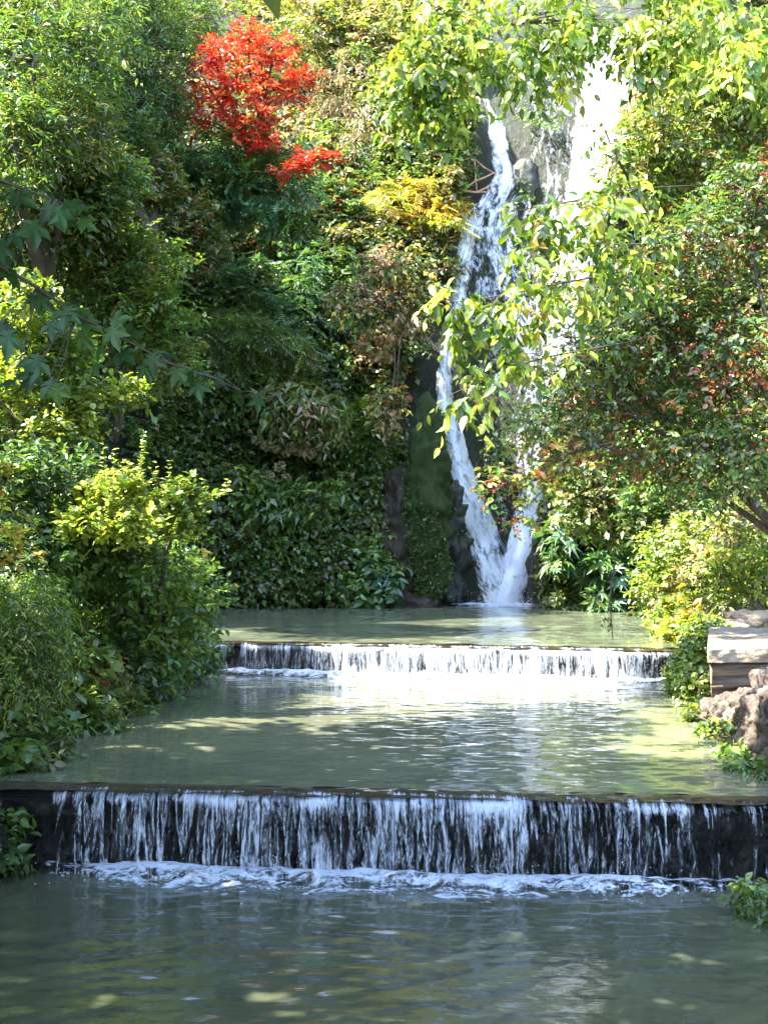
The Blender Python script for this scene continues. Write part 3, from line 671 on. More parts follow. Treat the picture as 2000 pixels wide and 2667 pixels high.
def dry_rock(p):
    px = 1000 + F * p[:, 0] / p[:, 1]; py = 1460 - F * (p[:, 2] - CAMZ) / p[:, 1]
    a = np.interp(py, [560, 784, 964, 1206, 1447, 1590], [1234, 1190, 1155, 1196, 1274, 1314]); c = np.interp(py, [590, 844, 1206, 1386, 1590], [1300, 1380, 1382, 1366, 1311])
    wet = (np.abs(px - a) < 62) | (np.abs(px - c) < 52) | (py > 1400) | ((py < 600) & (px < 1360)) | (px > 1470)
    return ~in_fall(p) | (sines3(p, 8, 1.3) < .12) | wet
carpet('moss', 'moss and small ferns clinging to the wet rock face between the falls', 'moss', sfrac(9), sfrac(13.6), 2, 22, 16000, {'moss': 2, 'olive': .7, 'mid': .5}, .09, 64, dry_rock, .6)

# --- left cliff plants
plant('tree', 'tall tree with narrow pale green leaves in the top left corner', 'tree', [E(90, 160, 26, 190, 170, 1.6), E(230, 60, 27, 130, 110, 1.4), E(40, 380, 25, 130, 130, 1.3), E(170, 330, 26, 120, 120, 1.2)],
      2600, 6, .5, .17, .3, .25, {'olive': .8, 'dark': 1, 'mid': 2}, 'narrow', root=P(110, 760, 27), r0=.16, nb=60, stem='trunk', fol='crown', bark=M_BARK, gap=.1)
plant('yew_tree', 'dark fine needled tree between the pale tree and the red maple', 'tree', [E(370, 130, 39, 130, 180, 1.6), E(380, 300, 39, 110, 120, 1.5), E(280, 340, 37, 110, 110, 1.4), E(470, 40, 42, 110, 70, 1.2)],
      5200, 7, .45, .14, .22, .12, {'dark': 3, 'mid': 1}, 'narrow', root=P(400, 640, 38), r0=.18, nb=60, stem='trunk', fol='crown', gap=.0)
plant('red_maple', 'small maple tree in vivid scarlet autumn leaf on the upper left cliff', 'tree', [E(650, 90, 40, 60, 10, .8), E(570, 125, 40, 55, 9, .8), E(710, 122, 40, 60, 10, .8), E(560, 165, 40, 70, 9, .9), E(680, 160, 40, 70, 10, .8), E(530, 205, 40, 50, 8, .8), E(640, 200, 40, 70, 10, .8), E(770, 205, 39.8, 55, 10, .7), E(520, 250, 40, 60, 8, .9), E(620, 245, 40, 60, 9, .8),
      E(720, 250, 40, 70, 10, .8), E(500, 312, 40, 50, 7, .8), E(600, 295, 40, 60, 9, .8), E(680, 305, 40, 70, 10, .8), E(640, 345, 40, 60, 9, .8), E(700, 375, 40, 55, 9, .7), E(830, 412, 39.6, 70, 7, .5), E(770, 440, 39.6, 55, 8, .5)], 900, 7, .36, .15, .40, .06, {'red': 1}, 'narrow', .1, 1.0, 0, -2, flat=.2, stems=6, root=P(680, 520, 43.3), r0=.09, nb=70, stem='trunk', fol='crown', nup=1.4, jit=.25)
plant('vine', 'dry tan and silvery vines hanging right of the red maple', 'vine', [E(900, 230, None, 130, 110, .5), E(960, 360, None, 70, 130, .4), E(850, 330, None, 60, 90, .4)],
      1100, 6, .8, .16, .2, .9, {'tan': 2, 'olive': 2, 'cream': .5}, 'narrow', nb=60, r0=.03, mat=M_DRY, bark=M_PALEBARK)
plant('shrub', 'speckled yellow green shrub on the sunny crest between red maple and drooping tree', 'shrub', [E(850, 60, None, 190, 90, 1.0), E(1010, 110, None, 110, 110, .9), E(720, 30, None, 100, 50, .8), E(980, 10, None, 120, 50, .8)],
      2400, 6, .45, .15, .5, .2, {'olive': 2, 'lime': 1, 'tan': 1, 'cream': .4}, gap=.05)
plant('sumac', 'grey green sumac with feathery drooping leaves just below the red maple', 'shrub', [E(600, 420, 41.5, 150, 50, .9), E(520, 500, 41.5, 110, 70, .9), E(700, 500, 41.5, 110, 60, .9)],
      420, 4, .6, .75, .8, .35, {'blue': 2, 'mid': 1, 'rust': .15}, 'pinnate', nb=40)
plant('shrub', 'dull brownish shrub with rusty leaves left of the sumac', 'shrub', [E(420, 560, 39, 140, 100, 1.0), E(360, 470, 38, 110, 80, 1), E(480, 640, 39, 110, 70, 1)], 1900, 6, .4, .15, .5, .2, {'olive': 1.5, 'mid': 1, 'rust': .5, 'dark': 1})
plant('shrub', 'mixed olive and reddish shrub in the middle of the left cliff', 'shrub', [E(660, 600, None, 170, 90, .9), E(830, 560, None, 110, 110, .8)], 2200, 6, .4, .16, .5, .3, {'mid': 2, 'olive': 1, 'rust': .35, 'blue': 1})
plant('dogwood', 'light green shrub with flat layered branches behind the big hanging maple leaves', 'shrub', [E(330, 690, 29, 150, 50, 1.1), E(300, 790, 28.5, 170, 45, 1.1), E(390, 860, 29, 140, 45, 1.0), E(260, 610, 29, 120, 45, 1.0), E(420, 960, 29, 110, 40, .9)],
      1700, 7, .55, .17, .45, .12, {'bright': 2, 'olive': 1, 'mid': .7}, 'simple', .2, .9, .0, .05, root=P(300, 1150, 29.5), r0=.06, nb=60, nup=1.6, jit=.2)
plant('shrub', 'bluish green bush with feathery leaves on the middle of the left cliff', 'shrub', [E(860, 730, None, 130, 100, .8), E(740, 810, None, 130, 90, .8), E(620, 760, None, 110, 90, .8)], 650, 4, .5, .6, .75, .4, {'blue': 2, 'mid': 1}, 'pinnate', nb=30)
plant('fern', 'bright green fern with long fronds right of the sumac above the yellow shrub', 'fern', [E(960, 520, None, 70, 40, .4), E(1010, 460, None, 40, 30, .3), E(900, 560, None, 40, 40, .3)], 60, 3, .6, 1.0, .7, .25, {'mid': 1, 'blue': 1, 'bright': 1}, 'pinnate', nb=10, r0=.02)
plant('shrub', 'golden yellow autumn shrub left of the upper cascade', 'shrub', [E(1060, 540, None, 100, 60, .6), E(1140, 520, None, 60, 50, .5), E(1150, 580, None, 45, 50, .5)], 230, 4, .45, .55, .75, .35, {'yellow': 2, 'lime': .7, 'olive': .6}, 'pinnate')
plant('shrub', 'olive shrub hanging below the golden one beside the falls', 'shrub', [E(1050, 670, None, 110, 80, .7), E(1130, 730, None, 70, 70, .5), E(1000, 610, None, 60, 60, .5)], 1000, 6, .45, .17, .45, .4, {'olive': 2, 'mid': 1, 'tan': .5}, 'narrow')
plant('shrub', 'bushy green shrub with small pale flowers at the lip left of the cascade', 'shrub', [E(1130, 330, None, 90, 90, .7), E(1080, 250, None, 80, 70, .6), E(1180, 420, None, 50, 70, .5)], 1500, 6, .4, .15, .5, .25, {'mid': 1.5, 'olive': 1.5, 'cream': .6, 'dark': 1})
plant('hydrangea', 'dried hydrangea with tan and rusty heads spilling toward the falls', 'shrub', [E(1000, 860, None, 80, 80, .6), E(1030, 780, None, 70, 60, .5), E(1030, 990, None, 38, 90, .4), E(960, 930, None, 60, 60, .5)],
      620, 5, .35, .17, .6, .4, {'tan': 2, 'yellow': .6, 'rust': .7, 'olive': 1}, mat=M_DRY, extra=heads([P(x, y, hit(x, y) - 1.7) for x, y in [(955, 835), (985, 815), (1010, 850), (960, 870), (1000, 890), (1030, 765), (1055, 790), (1000, 770), (985, 925), (1025, 880), (945, 905), (1010, 935)]], .26, {'tan': 2, 'cream': 1, 'yellow': .4}))
plant('hydrangea', 'dark shrub with clusters of cream flower heads low on the left cliff', 'shrub', [E(740, 1150, None, 110, 110, .7)], 900, 5, .4, .16, .55, .3, {'dark': 2, 'mid': 1},
      extra=heads([P(x, y, hit(x, y) - 1.7) for x, y in [(670, 1145), (695, 1160), (725, 1125), (745, 1115), (720, 1170), (745, 1180), (760, 1165), (785, 1145), (800, 1160), (805, 1180), (780, 1175), (700, 1235), (730, 1215), (745, 1245), (705, 1250)]], .18, {'cream': 2, 'olive': .6}))
plant('shrub', 'bright green feathery bush hanging beside the brown rock column', 'shrub', [E(950, 1120, None, 80, 70, .6), E(1000, 1200, None, 50, 60, .4), E(900, 1160, None, 60, 60, .5)], 330, 4, .5, .55, .8, .5, {'bright': 2, 'mid': 1}, 'pinnate')
plant('shrub', 'light green drooping feathery shrub high in the shaded left cliff centre', 'shrub', [E(600, 880, 42, 120, 70, .7), E(720, 900, 42.3, 90, 60, .6)], 380, 4, .55, .5, .7, .6, {'bright': 1, 'mid': 2, 'olive': 1}, 'pinnate', nb=30)
plant('shrub', 'fresh green drooping shrub low on the left cliff below the cream flower heads', 'shrub', [E(620, 1270, 41.8, 90, 60, .6), E(700, 1330, 41.8, 80, 60, .5), E(810, 1300, 41.9, 70, 60, .5)], 420, 5, .5, .24, .4, .6, {'bright': 1.6, 'mid': 1.6, 'lime': .3}, 'narrow', nb=30)
plant('shrub', 'light olive shrub with long drooping leaves right of the tip of the hanging maple branch', 'shrub', [E(760, 1040, 42, 100, 50, .6), E(850, 1080, 42, 60, 60, .5)], 360, 5, .5, .26, .35, .7, {'olive': 1.6, 'bright': 1.2, 'tan': .4}, 'narrow', nb=30)
plant('shrub', 'olive and tan dried growth between the golden shrub and the mossy boulder', 'shrub', [E(1030, 700, 42.5, 90, 60, .5), E(1070, 800, 42.6, 60, 70, .4), E(1010, 1050, 42.4, 40, 60, .35), E(930, 790, 42.5, 80, 60, .5)], 620, 6, .45, .17, .5, .5, {'tan': 1.4, 'olive': 1.6, 'yellow': .5, 'mid': .7}, mat=M_DRY)
plant('ivy_curtain', 'deep green ivy hanging down the shaded centre of the left cliff', 'ivy', [E(560, 1010, None, 120, 120, .8), E(700, 960, None, 130, 110, .7), E(850, 980, None, 90, 100, .6)], 2600, 6, .45, .135, .75, .6, {'bright': 1.2, 'mid': 2, 'dark': .7}, mat=M_LEAFG)
plant('ivy_curtain', 'ivy mass with yellowish tips reaching the rear pool beside the brown rock', 'ivy', [E(900, 1330, None, 110, 100, .7), E(880, 1470, 42.6, 130, 80, .8), E(960, 1420, None, 70, 90, .6)], 2300, 6, .45, .14, .7, .5, {'mid': 2, 'olive': 1.2, 'bright': .8, 'dark': .5}, mat=M_LEAFG)
plant('ivy_curtain', 'dark ivy hanging over the left end of the rear pool behind the bright bush', 'ivy', [E(620, 1350, 42.3, 120, 150, .8), E(740, 1400, 42.5, 110, 150, .8), E(660, 1520, 42.3, 140, 50, .8)], 2600, 6, .45, .135, .75, .6, {'bright': 1, 'mid': 2, 'olive': 1, 'dark': .6}, mat=M_LEAFG)
plant('shrub', 'pale edged leafy sprig drooping to the rear pool left of the brown rock', 'shrub', [E(960, 1530, 42, 70, 40, .4), E(1000, 1500, 42, 40, 40, .3)], 170, 5, .5, .3, .45, .4, {'blue': 1, 'mid': 1}, 'ovate', nb=15)
plant('shrub', 'dark leafy bush on the left cliff above the dogwood layers', 'shrub', [E(130, 560, 27.5, 160, 110, 1.1), E(250, 480, 28, 120, 90, 1.0)], 1700, 6, .45, .16, .5, .25, {'dark': 1.5, 'mid': 2, 'olive': 1}, root=P(150, 800, 28.5))

# --- unseen trees added to block the sun, crowns shaped to the shade wanted below
def down(x, y):
    h = bvh.ray_cast(Vector((x, y, 60)), Vector((0, 0, -1))); return np.array(h[0]) if h[0] is not None else np.array([x, y, 0])
def overhead(label, rects, root, seed, dens, lit):
    """added, unseen tree: crown built along sun rays from the spots to be shaded"""
    SEED[0] += 1; r = rngof(seed); pts = []
    for x0, x1, y0, y1, z0, z1 in rects:
        m = int((x1 - x0) * (y1 - y0) * dens); p = np.stack([r.uniform(x0, x1, m), r.uniform(y0, y1, m), r.uniform(z0, z1, m)], -1)
        pts.append(p)
    p = np.concatenate(pts)
    for cx, cy, rx, ry in lit: p = p[((p[:, 0] - cx) / rx) ** 2 + ((p[:, 1] - cy) / ry) ** 2 > 1 + .25 * r.normal(size=len(p))]
    p = p[sines3(p, seed, 2.2) > -.7]
    sv = np.array(SUN); h = r.uniform(.4, 2.6, len(p)); t = (3.6 + .47 * p[:, 1] + h - p[:, 2]) / (sv[2] - .47 * sv[1])
    b = p + t[:, None] * sv; o = empty('added_shade_tree', root, label, 'tree')
    st, b2 = sprays(r, None, 0, 6, .45, .27, .65, .2, {'mid': 1}, 'ovate', bases=b, bdir=nz(r.normal(size=b.shape)))
    link('crown', mesh_np('crown', *st), M_LEAF, o)
    mb = MB(); c = b.mean(0); limbs(mb, r, root, [c + np.array([-1.5, -1.5, 0]), c + np.array([1, 1.5, .4])], b, 22, .09); link('trunk', mb.mesh('trunk', True), M_BARK, o)
LIT = [(-1.7, 19.4, 3.7, 3.2), (4.4, 15.2, 2.1, 1.3), (-2.9, 14.3, .9, .9)]  # openings left in the added crowns so the sun reaches these spots
overhead('unseen leafy tree added to shade the front pool, crown above the frame', [(-5.5, 5.2, 4.2, 14.8, 0, .8)], down(-9.5, 9), 301, 52, LIT)
overhead('unseen leafy tree added to shade the middle pool, crown above the frame', [(-4.8, 3.4, 14.8, 19.5, .8, .8), (-5, -1.4, 19.5, 24.5, .8, 1.2)], down(-10.5, 20), 302, 48, LIT)
overhead('unseen leafy tree added to dapple the berry bush with shade, crown above the frame', [(2.4, 7, 18.6, 22, 2.6, 5.2)], down(-11.5, 16), 303, 16, [])

# --- left bank, nearer
plant('sapling', 'slender sapling with bright sunlit leaf clusters at the left edge', 'tree', [E(60, 830, 20.4, 80, 110, .6), E(170, 930, 20.6, 70, 90, .55), E(40, 1010, 20.4, 80, 90, .6), E(200, 1050, 20.7, 90, 60, .6), E(340, 1040, 21.0, 70, 26, .4), E(140, 1130, 20.4, 120, 60, .6)],
      850, 7, .34, .115, .6, .1, {'bright': 1.5, 'lime': 2.4, 'mid': .4}, 'ovate', .2, .4, .8, .0, root=P(60, 1560, 20.8), stems=2, r0=.035, nb=50, stem='trunk', fol='crown', bark=M_PALEBARK)
plant('bush', 'big leafy bush with a brilliant sunlit yellow green top on the left bank', 'bush', [E(320, 1300, 17.8, 90, 60, .4), E(490, 1310, 18, 60, 45, .35), E(225, 1330, 17.8, 26, 60, .25), E(330, 1390, 17.6, 130, 50, .4), E(470, 1390, 18, 60, 40, .35), E(190, 1390, 17.6, 40, 50, .3)],
      430, 7, .24, .10, .6, .1, {'lime': 3, 'bright': 1}, 'ovate', .1, .3, 1.0, -.1, extra=spires([(280, 1330, 268, 1158, 17.8), (300, 1320, 288, 1195, 17.7), (350, 1330, 374, 1128, 17.8), (365, 1320, 366, 1190, 17.7), (330, 1300, 322, 1200, 17.8), (400, 1330, 408, 1205, 17.8), (430, 1330, 442, 1200, 17.9),
      (250, 1340, 262, 1230, 17.7), (210, 1390, 195, 1235, 17.8), (230, 1380, 225, 1250, 17.7), (340, 1300, 300, 1170, 17.8), (310, 1320, 340, 1210, 17.6), (385, 1340, 390, 1220, 17.6), (470, 1340, 500, 1240, 18), (490, 1330, 530, 1250, 18), (510, 1300, 592, 1250, 18), (520, 1330, 560, 1290, 18), (450, 1350, 470, 1260, 17.8), (290, 1340, 310, 1230, 17.5)], .11, {'lime': 3, 'bright': .6}), root=P(380, 1720, 20), r0=.05, nb=60)
plant('bush', 'shaded green lower bush overhanging the left bank below the brilliant one', 'bush', [E(330, 1470, 19.2, 190, 110, 1.0), E(460, 1560, 20.5, 110, 110, .9), E(230, 1400, 18.6, 130, 90, .8), E(440, 1690, 22, 95, 70, .7), E(350, 1640, 20, 130, 110, .9)],
      2500, 6, .30, .11, .6, .2, {'mid': 2, 'bright': 1.6, 'blue': .5}, 'ovate', .3, .8, .2, .0, root=P(360, 1780, 20.3), r0=.05, nb=60)
plant('shrub', 'leafy shrub trailing over the left end of the far weir', 'shrub', [E(515, 1690, 23.6, 50, 45, .5), E(490, 1760, 23, 55, 36, .5)], 420, 6, .3, .12, .6, .35, {'mid': 1.5, 'blue': 1, 'dark': 1}, 'ovate')
plant('bush', 'dense dark green bush behind the sapling trunk on the left bank', 'bush', [E(110, 1300, 18.5, 150, 150, 1.0), E(60, 1470, 17.5, 120, 110, .9)], 1700, 6, .3, .12, .55, .2, {'mid': 2, 'dark': 2, 'blue': 1}, 'ovate', root=P(100, 1650, 18.5))
plant('sprig', 'orange yellow autumn sprig poking in at the left frame edge', 'plant', [E(15, 1290, 15, 32, 60, .3), E(10, 1420, 15, 26, 50, .3)], 70, 6, .2, .09, .6, .2, {'yellow': 2, 'lime': 1, 'rust': .3}, 'ovate', nb=10, r0=.015, root=P(-40, 1560, 15.2))
for lb, x, y, d in [('tiny sprig of glowing yellow leaves in the shade left of the big bush', 90, 1448, 16.5), ('pair of pale yellow leaves catching the sun right of the big bush', 540, 1448, 18)]:
    plant('sprig', lb, 'plant', [E(x, y, d, 10, 8, .06)], 4, 4, .10, .08, .65, .2, {'yellow': 2, 'cream': 1}, 'ovate', nb=3, r0=.006, root=P(x - 40, y + 60, d + .4))
plant('conifer_shrub', 'feathery conifer shrub with lime tips drooping at the left edge', 'shrub', [E(50, 1580, 14, 110, 80, .6), E(70, 1680, 14, 110, 90, .6), E(30, 1760, 13.8, 100, 90, .6)], 1700, 8, .30, .07, .28, .45, {'mid': 1.5, 'bright': 2, 'lime': .6}, 'narrow', .3, .8, .1, .0, root=P(20, 1880, 14.3), r0=.03)
for k, (ells, pal, lb) in enumerate([
        ([E(230, 1760, 17.5, 90, 60, .5), E(300, 1840, 18, 70, 50, .5)], {'mid': 1.5, 'bright': .8, 'olive': 1, 'rust': .25}, 'leafy waterside plant with pinkish dry leaves under the left bank bushes'),
        ([E(180, 1870, 16.2, 90, 60, .5), E(240, 1900, 16.3, 60, 40, .4)], {'bright': 1.2, 'mid': 1.2, 'olive': .6}, 'light green herb at the water edge on the left bank'),
        ([E(60, 1850, 15, 90, 70, .5), E(90, 1930, 14.8, 80, 60, .5)], {'mid': 1.5, 'dark': 1, 'olive': 1}, 'tangled olive green herb at the left frame edge'),
        ([E(30, 1990, 13.4, 70, 50, .4), E(110, 1970, 14, 60, 40, .4)], {'mid': 1.5, 'olive': 1, 'dark': 1}, 'low creeping plant at the left end of the near weir'),
        ([E(400, 1780, 20, 60, 40, .4), E(300, 1730, 19, 80, 60, .5)], {'mid': 1.5, 'blue': 1, 'dark': 1}, 'dark leafed plant touching the middle pool beneath the big bush'),
        ([E(-10, 2190, 12, 40, 70, .3)], {'dark': 1.5, 'mid': 1}, 'small dark fern like plant beside the near weir at the left edge')]):
    plant('herb', lb, 'plant', ells, 420 if k < 5 else 130, 6, .24, .11, .5, .25, pal, 'ovate' if k % 2 else 'narrow', .2, .8, .35, .0, nb=25, r0=.014)

# --- foreground maple branch hanging in from the left
def maple_branch(label, path, leaves, d0, seed):
    r = rngof(seed); path = np.array([P(*q) for q in path]); o = empty('maple_branch', path[0], label, 'branch')
    mb = MB(); mb.tube(path, np.linspace(.009, .003, len(path)), 6); pos = []; ld = []; nm = []; ln = []
    leaves = leaves + [(a + r.normal() * 38, b_ + r.normal() * 30, c + r.uniform(-.2, .25), dd * r.uniform(.65, .95), e + r.normal() * 40) for (a, b_, c, dd, e) in leaves]
    for (px, py, dd, size, ang) in leaves:
        size *= .86; tip = P(px, py, dd); a = math.radians(ang); dv = np.array([math.cos(a), r.normal() * .35, math.sin(a) - .15])
        s = path[np.argmin(np.linalg.norm(path - tip, axis=1))]; st = tip - nz(dv) * size * .45
        mb.tube(np.array([s, (s + st) / 2 + UP * .01, st]), [.004, .003, .002], 4)
        pos.append(st); ld.append(dv); nm.append(np.array([r.normal() * .5, -.6 + r.normal() * .35, .75 + r.normal() * .3])); ln.append(size)
    n = len(pos); cols = np.array([(.018, .052, .010), (.024, .066, .011), (.02, .05, .014), (.04, .09, .014)])[r.integers(0, 4, n)]
    st = stamp('maple', np.array(pos), np.array(ld), np.array(nm), np.array(ln), np.array(ln) * 1.05, cols)
    link('foliage', mesh_np('foliage', *st), M_SHADELEAF, o); link('twig', mb.mesh('twig', True), M_BARK, o)
r_ = rngof(77)
lv = [(60, 520, 5.2, .17, -20), (140, 560, 5.2, .16, -60), (200, 540, 5.3, .15, -10), (90, 610, 5.1, .17, -80), (20, 560, 5.1, .17, -120), (30, 470, 5.3, .15, 20), (230, 585, 5.3, .12, -30), (10, 660, 5, .15, -90), (150, 500, 5.4, .12, 15)]
maple_branch('dark hanging maple branch with large lobed leaves at the left edge, upper spray', [(-150, 380, 5.4), (-40, 450, 5.3), (60, 490, 5.25), (150, 525, 5.3), (215, 545, 5.35)], lv, 5.2, 71)
lv = [(120, 790, 5.4, .15, -40), (170, 830, 5.4, .16, -100), (240, 850, 5.5, .16, -20), (300, 880, 5.5, .15, -70), (350, 870, 5.6, .14, 10), (330, 930, 5.6, .15, -30), (400, 950, 5.7, .14, -90), (440, 930, 5.8, .14, 0), (470, 980, 5.8, .15, -40),
      (540, 980, 5.9, .15, -10), (590, 1010, 6, .14, -20), (620, 1040, 6, .13, -60), (520, 1020, 5.9, .13, -80), (90, 960, 5.3, .17, -100), (60, 1000, 5.2, .16, -130), (140, 1020, 5.3, .15, -60), (20, 900, 5.2, .17, -90), (220, 780, 5.5, .14, 10), (40, 730, 5.2, .16, -60), (260, 920, 5.5, .13, -110)]
maple_branch('dark hanging maple branch with large lobed leaves reaching far in from the left, lower spray', [(-150, 600, 5.2), (0, 690, 5.25), (100, 750, 5.35), (200, 820, 5.45), (320, 880, 5.6), (440, 945, 5.75), (560, 985, 5.9), (630, 1020, 6)], lv, 5.4, 72)

# --- right side
plant('drooping_tree', 'canopy of broad drooping pale green leaves hanging into the top right', 'tree', [E(1180, 50, 24, 140, 55, 1.2), E(1100, 190, 24, 100, 60, .8), E(1330, 60, 23.5, 160, 70, 1.2), E(1500, 40, 23, 140, 60, 1.2), E(1640, 30, 23, 120, 70, 1.2), E(1400, 160, 23.5, 80, 50, .7), E(1230, 160, 24, 60, 70, .5), E(1090, 270, 24, 80, 60, .5), E(1180, 300, 23.5, 50, 40, .4), E(1730, 150, 23, 90, 60, .8), E(1930, 180, 22, 90, 80, .8), E(1820, 60, 23, 170, 90, 1.4)],
      1250, 6, .5, .195, .5, .7, {'bright': 1.6, 'lime': 2, 'mid': .4}, 'ovate', .15, .9, .1, .1, root=P(1900, -900, 26), r0=.03, nb=36, stem='limbs', fol='crown', nup=.5)
def hanging(label, path, ells, nt, ll, pal, seed, name='leafy_branch', tmpl='ovate', droop=.7):
    SEED[0] += 1; r = rngof(seed)
    if len(path) > 3 and tmpl == 'ovate' and path[0][2] > 14: ells = ells + [E((path[1][0] * (1 - k) + path[2][0] * k), path[1][1] * (1 - k) + path[2][1] * k, path[1][2] * (1 - k) + path[2][2] * k, 60, 28, .3, .7) for k in (.0, .35, .7)]; nt = int(nt * 1.3)
    path = np.array([P(*q) for q in path]); o = empty(name, path[0], label, 'branch')
    (V, L, T, C), b = sprays(r, ells, nt, 6, .32, ll, .48, droop, pal, tmpl, .05, .8, .1, -.6, 1, .35, .5)
    link('foliage', mesh_np('foliage', V, L, T, C), M_LEAF, o); mb = MB(); mb.tube(path, np.linspace(.016, .005, len(path)), 6)
    for q in b[r.choice(len(b), min(14, len(b)), replace=False)]:
        s = path[np.argmin(np.linalg.norm(path - q, axis=1))]; mb.tube(np.array([s, (s + q) / 2 + UP * .03, q]), [.007, .005, .003], 4)
    link('twig', mb.mesh('twig', True), M_BARK, o)
LP = {'lime': 2, 'bright': 2, 'yellow': .12}
hanging('sunlit drooping branch of yellow green leaves crossing the middle of the falls', [(1900, 640, 21), (1700, 690, 20), (1450, 740, 14.6), (1300, 770, 14.5), (1160, 790, 14.4)],
        [E(1180, 790, 14.4, 55, 40, .25), E(1270, 830, 14.4, 80, 50, .3), E(1380, 780, 14.5, 80, 60, .3), E(1480, 730, 14.6, 80, 60, .35)], 78, .155, LP, 201)
hanging('lowest drooping leaf spray with yellow tips in front of the dark rock', [(1800, 860, 21), (1640, 890, 20), (1420, 930, 14.6), (1290, 970, 14.5), (1170, 1030, 14.4)],
        [E(1190, 1030, 14.4, 40, 40, .2), E(1270, 990, 14.4, 70, 40, .25), E(1340, 950, 14.5, 60, 40, .25)], 34, .155, LP, 202)
hanging('upper leaf spray with large pale leaves beside the cascade bend', [(1850, 480, 22), (1660, 490, 20), (1450, 530, 14.6), (1330, 550, 14.5)],
        [E(1370, 550, 14.5, 60, 45, .25), E(1460, 560, 14.6, 80, 40, .3), E(1560, 540, 14.8, 90, 50, .3)], 48, .17, LP, 203)
hanging('bushy leaf spray below the bright fall at mid right', [(1950, 600, 21), (1770, 630, 20), (1550, 640, 15), (1420, 650, 15)],
        [E(1430, 660, 15, 90, 50, .3), E(1550, 620, 15.2, 100, 50, .3), E(1650, 680, 15.3, 80, 50, .3)], 70, .14, {'lime': 1, 'bright': 2, 'mid': 1}, 204)
hanging('dark silhouetted leafy twig hanging in front of the bright white fall', [(1640, 470, 12), (1600, 400, 12), (1580, 350, 12), (1575, 310, 12)],
        [E(1580, 340, 12, 22, 40, .12), E(1605, 410, 12, 30, 40, .12)], 11, .10, {'dark': 1, 'mid': 1}, 205, droop=.4)
hanging('thin dark dead twig hanging over the rear pool below the berry bush', [(1600, 1470, 21), (1588, 1560, 21), (1592, 1620, 21), (1596, 1668, 21)],
        [E(1588, 1612, 21, 10, 10, .05), E(1594, 1648, 21, 8, 14, .05)], 7, .06, {'dark': 1}, 206, tmpl='simple', droop=.6)
plant('berry_bush', 'huge spreading bush dotted with red berries overhanging the right bank', 'bush', [E(1830, 640, 21, 190, 110, 1.2), E(1680, 780, 21, 170, 120, 1.2), E(1830, 900, 20.5, 220, 160, 1.3), E(1560, 960, 21, 150, 130, 1.0), E(1680, 1100, 20.5, 190, 130, 1.1), E(1880, 1180, 20, 170, 130, 1.0), E(1450, 1120, 21, 110, 80, .7), E(1940, 500, 21, 100, 90, 1.0)],
      4600, 7, .46, .092, .6, .3, {'mid': 1.8, 'olive': 1.0, 'dark': 2.2, 'rust': .55}, 'ovate', .25, .9, .05, .18, gapf=1.3, flat=.5, root=P(2130, 1480, 20.5), r0=.07, nb=240, stems=8, extra=berries(420, .036, .12), mat=M_LEAFG)
plant('berry_branch', 'low branch of the berry bush with orange and yellow leaves in front of the falls', 'branch', [E(1310, 1260, 19.5, 70, 50, .3), E(1400, 1230, 19.8, 70, 50, .35), E(1340, 1350, 19.5, 50, 40, .25), E(1480, 1190, 20, 80, 50, .4)],
      140, 6, .26, .10, .65, .3, {'mid': 1.8, 'yellow': .7, 'rust': .8, 'lime': .6, 'olive': 1}, 'ovate', .1, .8, .1, -.3, root=P(1620, 1150, 20.3), r0=.02, nb=25, extra=berries(34, .036, .08))
plant('shrub', 'sunlit bush of yellow green leaves above the berry bush at the right edge', 'bush', [E(1830, 330, 30, 190, 130, 1.3), E(1700, 420, 31, 130, 110, 1.1), E(1950, 220, 29, 110, 110, 1.0)], 2300, 6, .42, .15, .55, .3, {'olive': 1.5, 'bright': 1.5, 'lime': .8, 'tan': .4, 'mid': 1}, 'simple')
plant('shrub', 'bleached cream and tan shrub in full sun right of the bright fall', 'shrub', [E(1760, 270, None, 120, 110, .7), E(1680, 300, None, 60, 120, .5), E(1850, 180, None, 120, 110, .7)], 1600, 6, .5, .18, .4, .5, {'cream': 2, 'tan': 2, 'olive': 1, 'lime': .5}, mat=M_DRY)
plant('fig_shrub', 'bluish green fig like shrub with lobed leaves right of the waterfall foot', 'shrub', [E(1530, 1430, 40, 100, 80, .8), E(1600, 1520, 39.5, 80, 60, .7), E(1480, 1380, 40.5, 60, 60, .6)], 210, 4, .5, .52, 1.0, .35, {'blue': 2, 'mid': 1}, 'fig', .3, .8, .2, .0, mat=M_LEAFG)
plant('ivy_curtain', 'yellowish ivy draping the rock immediately right of the waterfall foot', 'ivy', [E(1460, 1500, 42, 45, 110, .5), E(1520, 1570, 40.5, 90, 30, .5), E(1450, 1350, 42, 50, 60, .5)], 1100, 6, .4, .15, .6, .6, {'mid': 1.5, 'olive': 1.5, 'dark': .6})
plant('shrub', 'dark green shrub filling the hollow behind the berry bush', 'shrub', [E(1600, 1290, 36, 150, 110, 1.0), E(1750, 1330, 34, 120, 90, 1.0)], 1900, 6, .42, .15, .55, .25, {'mid': 2, 'dark': 1, 'olive': 1})
plant('bush', 'sunlit yellow green bush above the pale terrace stones on the right', 'bush', [E(1800, 1440, 29, 120, 90, .9), E(1900, 1500, 27, 110, 80, .8), E(1740, 1540, 29, 80, 60, .7), E(1950, 1400, 26, 90, 80, .8)], 1500, 6, .38, .13, .55, .25, {'bright': 1.5, 'lime': 1.3, 'olive': 1, 'cream': .3, 'tan': .3}, 'ovate')
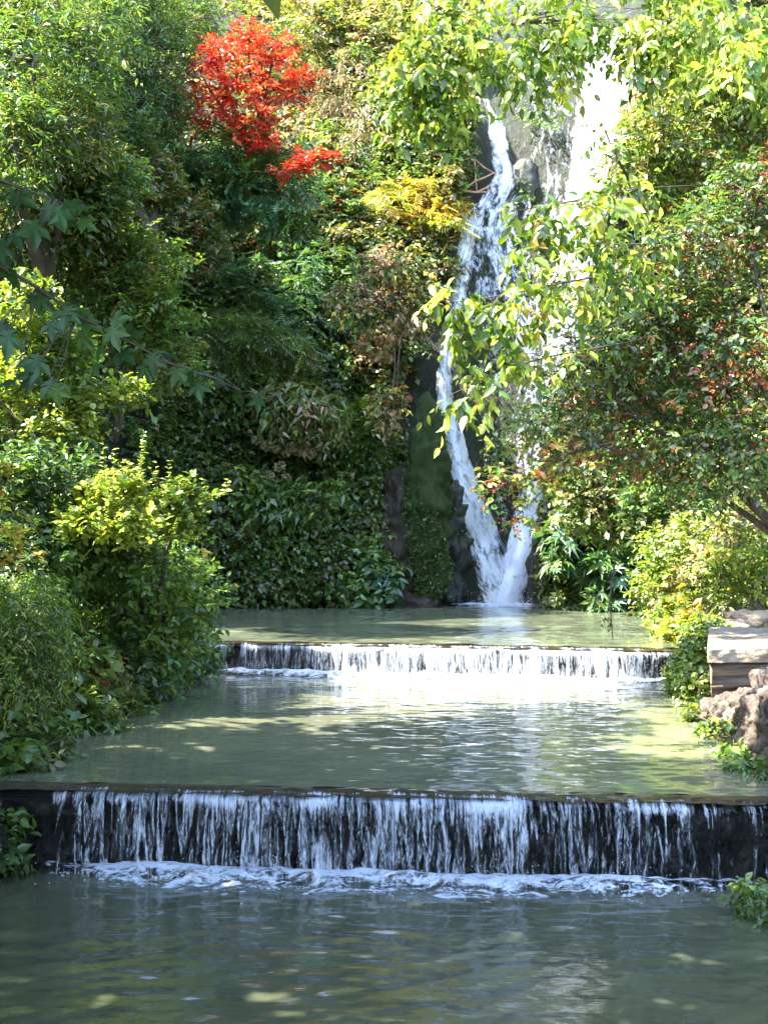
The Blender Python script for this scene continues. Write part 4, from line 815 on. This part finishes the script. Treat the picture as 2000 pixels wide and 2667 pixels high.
plant('bush', 'round sunlit bush glowing yellow at the right end of the rear pool', 'bush', [E(1760, 1620, 26, 55, 50, .6), E(1790, 1660, 24.5, 55, 50, .5)], 620, 6, .3, .12, .6, .25, {'lime': 1.4, 'yellow': 1.0, 'bright': 1}, 'ovate')
plant('creeping_vine', 'bright green vine curtain hanging down the left edge of the stone wall', 'vine', [E(1800, 1720, 22.5, 34, 60, .4), E(1815, 1800, 20, 36, 60, .4), E(1825, 1870, 17.0, 40, 45, .3), E(1868, 1930, 15.6, 36, 40, .25), E(1915, 1985, 14.4, 40, 32, .22), E(1835, 1650, 23, 40, 40, .4), E(1800, 1735, 21.8, 38, 55, .35), E(1790, 1790, 20.8, 36, 50, .3)], 1700, 6, .24, .09, .7, .55, {'bright': 2, 'lime': 1.3, 'mid': 1}, 'ovate')
plant('herb', 'green tuft of leaves at the water edge below the boulders, right frame edge', 'plant', [E(1955, 2020, 13.3, 45, 34, .22), E(1990, 2050, 12.8, 40, 34, .2)], 190, 6, .22, .085, .5, .5, {'mid': 1.5, 'bright': 1}, 'narrow')
plant('herb', 'small fresh green plant over the front pool at the lower right edge', 'plant', [E(1975, 2340, 10.6, 40, 24, .2)], 70, 6, .18, .07, .5, .4, {'mid': 1.2, 'bright': 1}, 'ovate', gap=-2, nb=10, r0=.008, root=P(2060, 2330, 10.8))
# reddish dead roots beside the cascade bend
ro = empty('dead_root', P(1245, 470, hit(1245, 470) - .4), 'pinkish bare root tangle at the left side of the upper cascade', 'root')
mb = MB(); r = rngof(9)
for q in [[(1235, 410), (1238, 450), (1242, 500)], [(1236, 415), (1260, 435), (1290, 452)], [(1240, 470), (1265, 460), (1288, 448)], [(1242, 500), (1262, 490), (1280, 480)], [(1200, 495), (1240, 500), (1275, 498)], [(1215, 488), (1238, 470), (1240, 440)]]:
    mb.tube(np.array([P(x, y, hit(x, y) - .5) for x, y in q]), [.045, .035, .018], 6)
link('root_tangle', mb.mesh('root_tangle', True), M_REDBARK, ro)
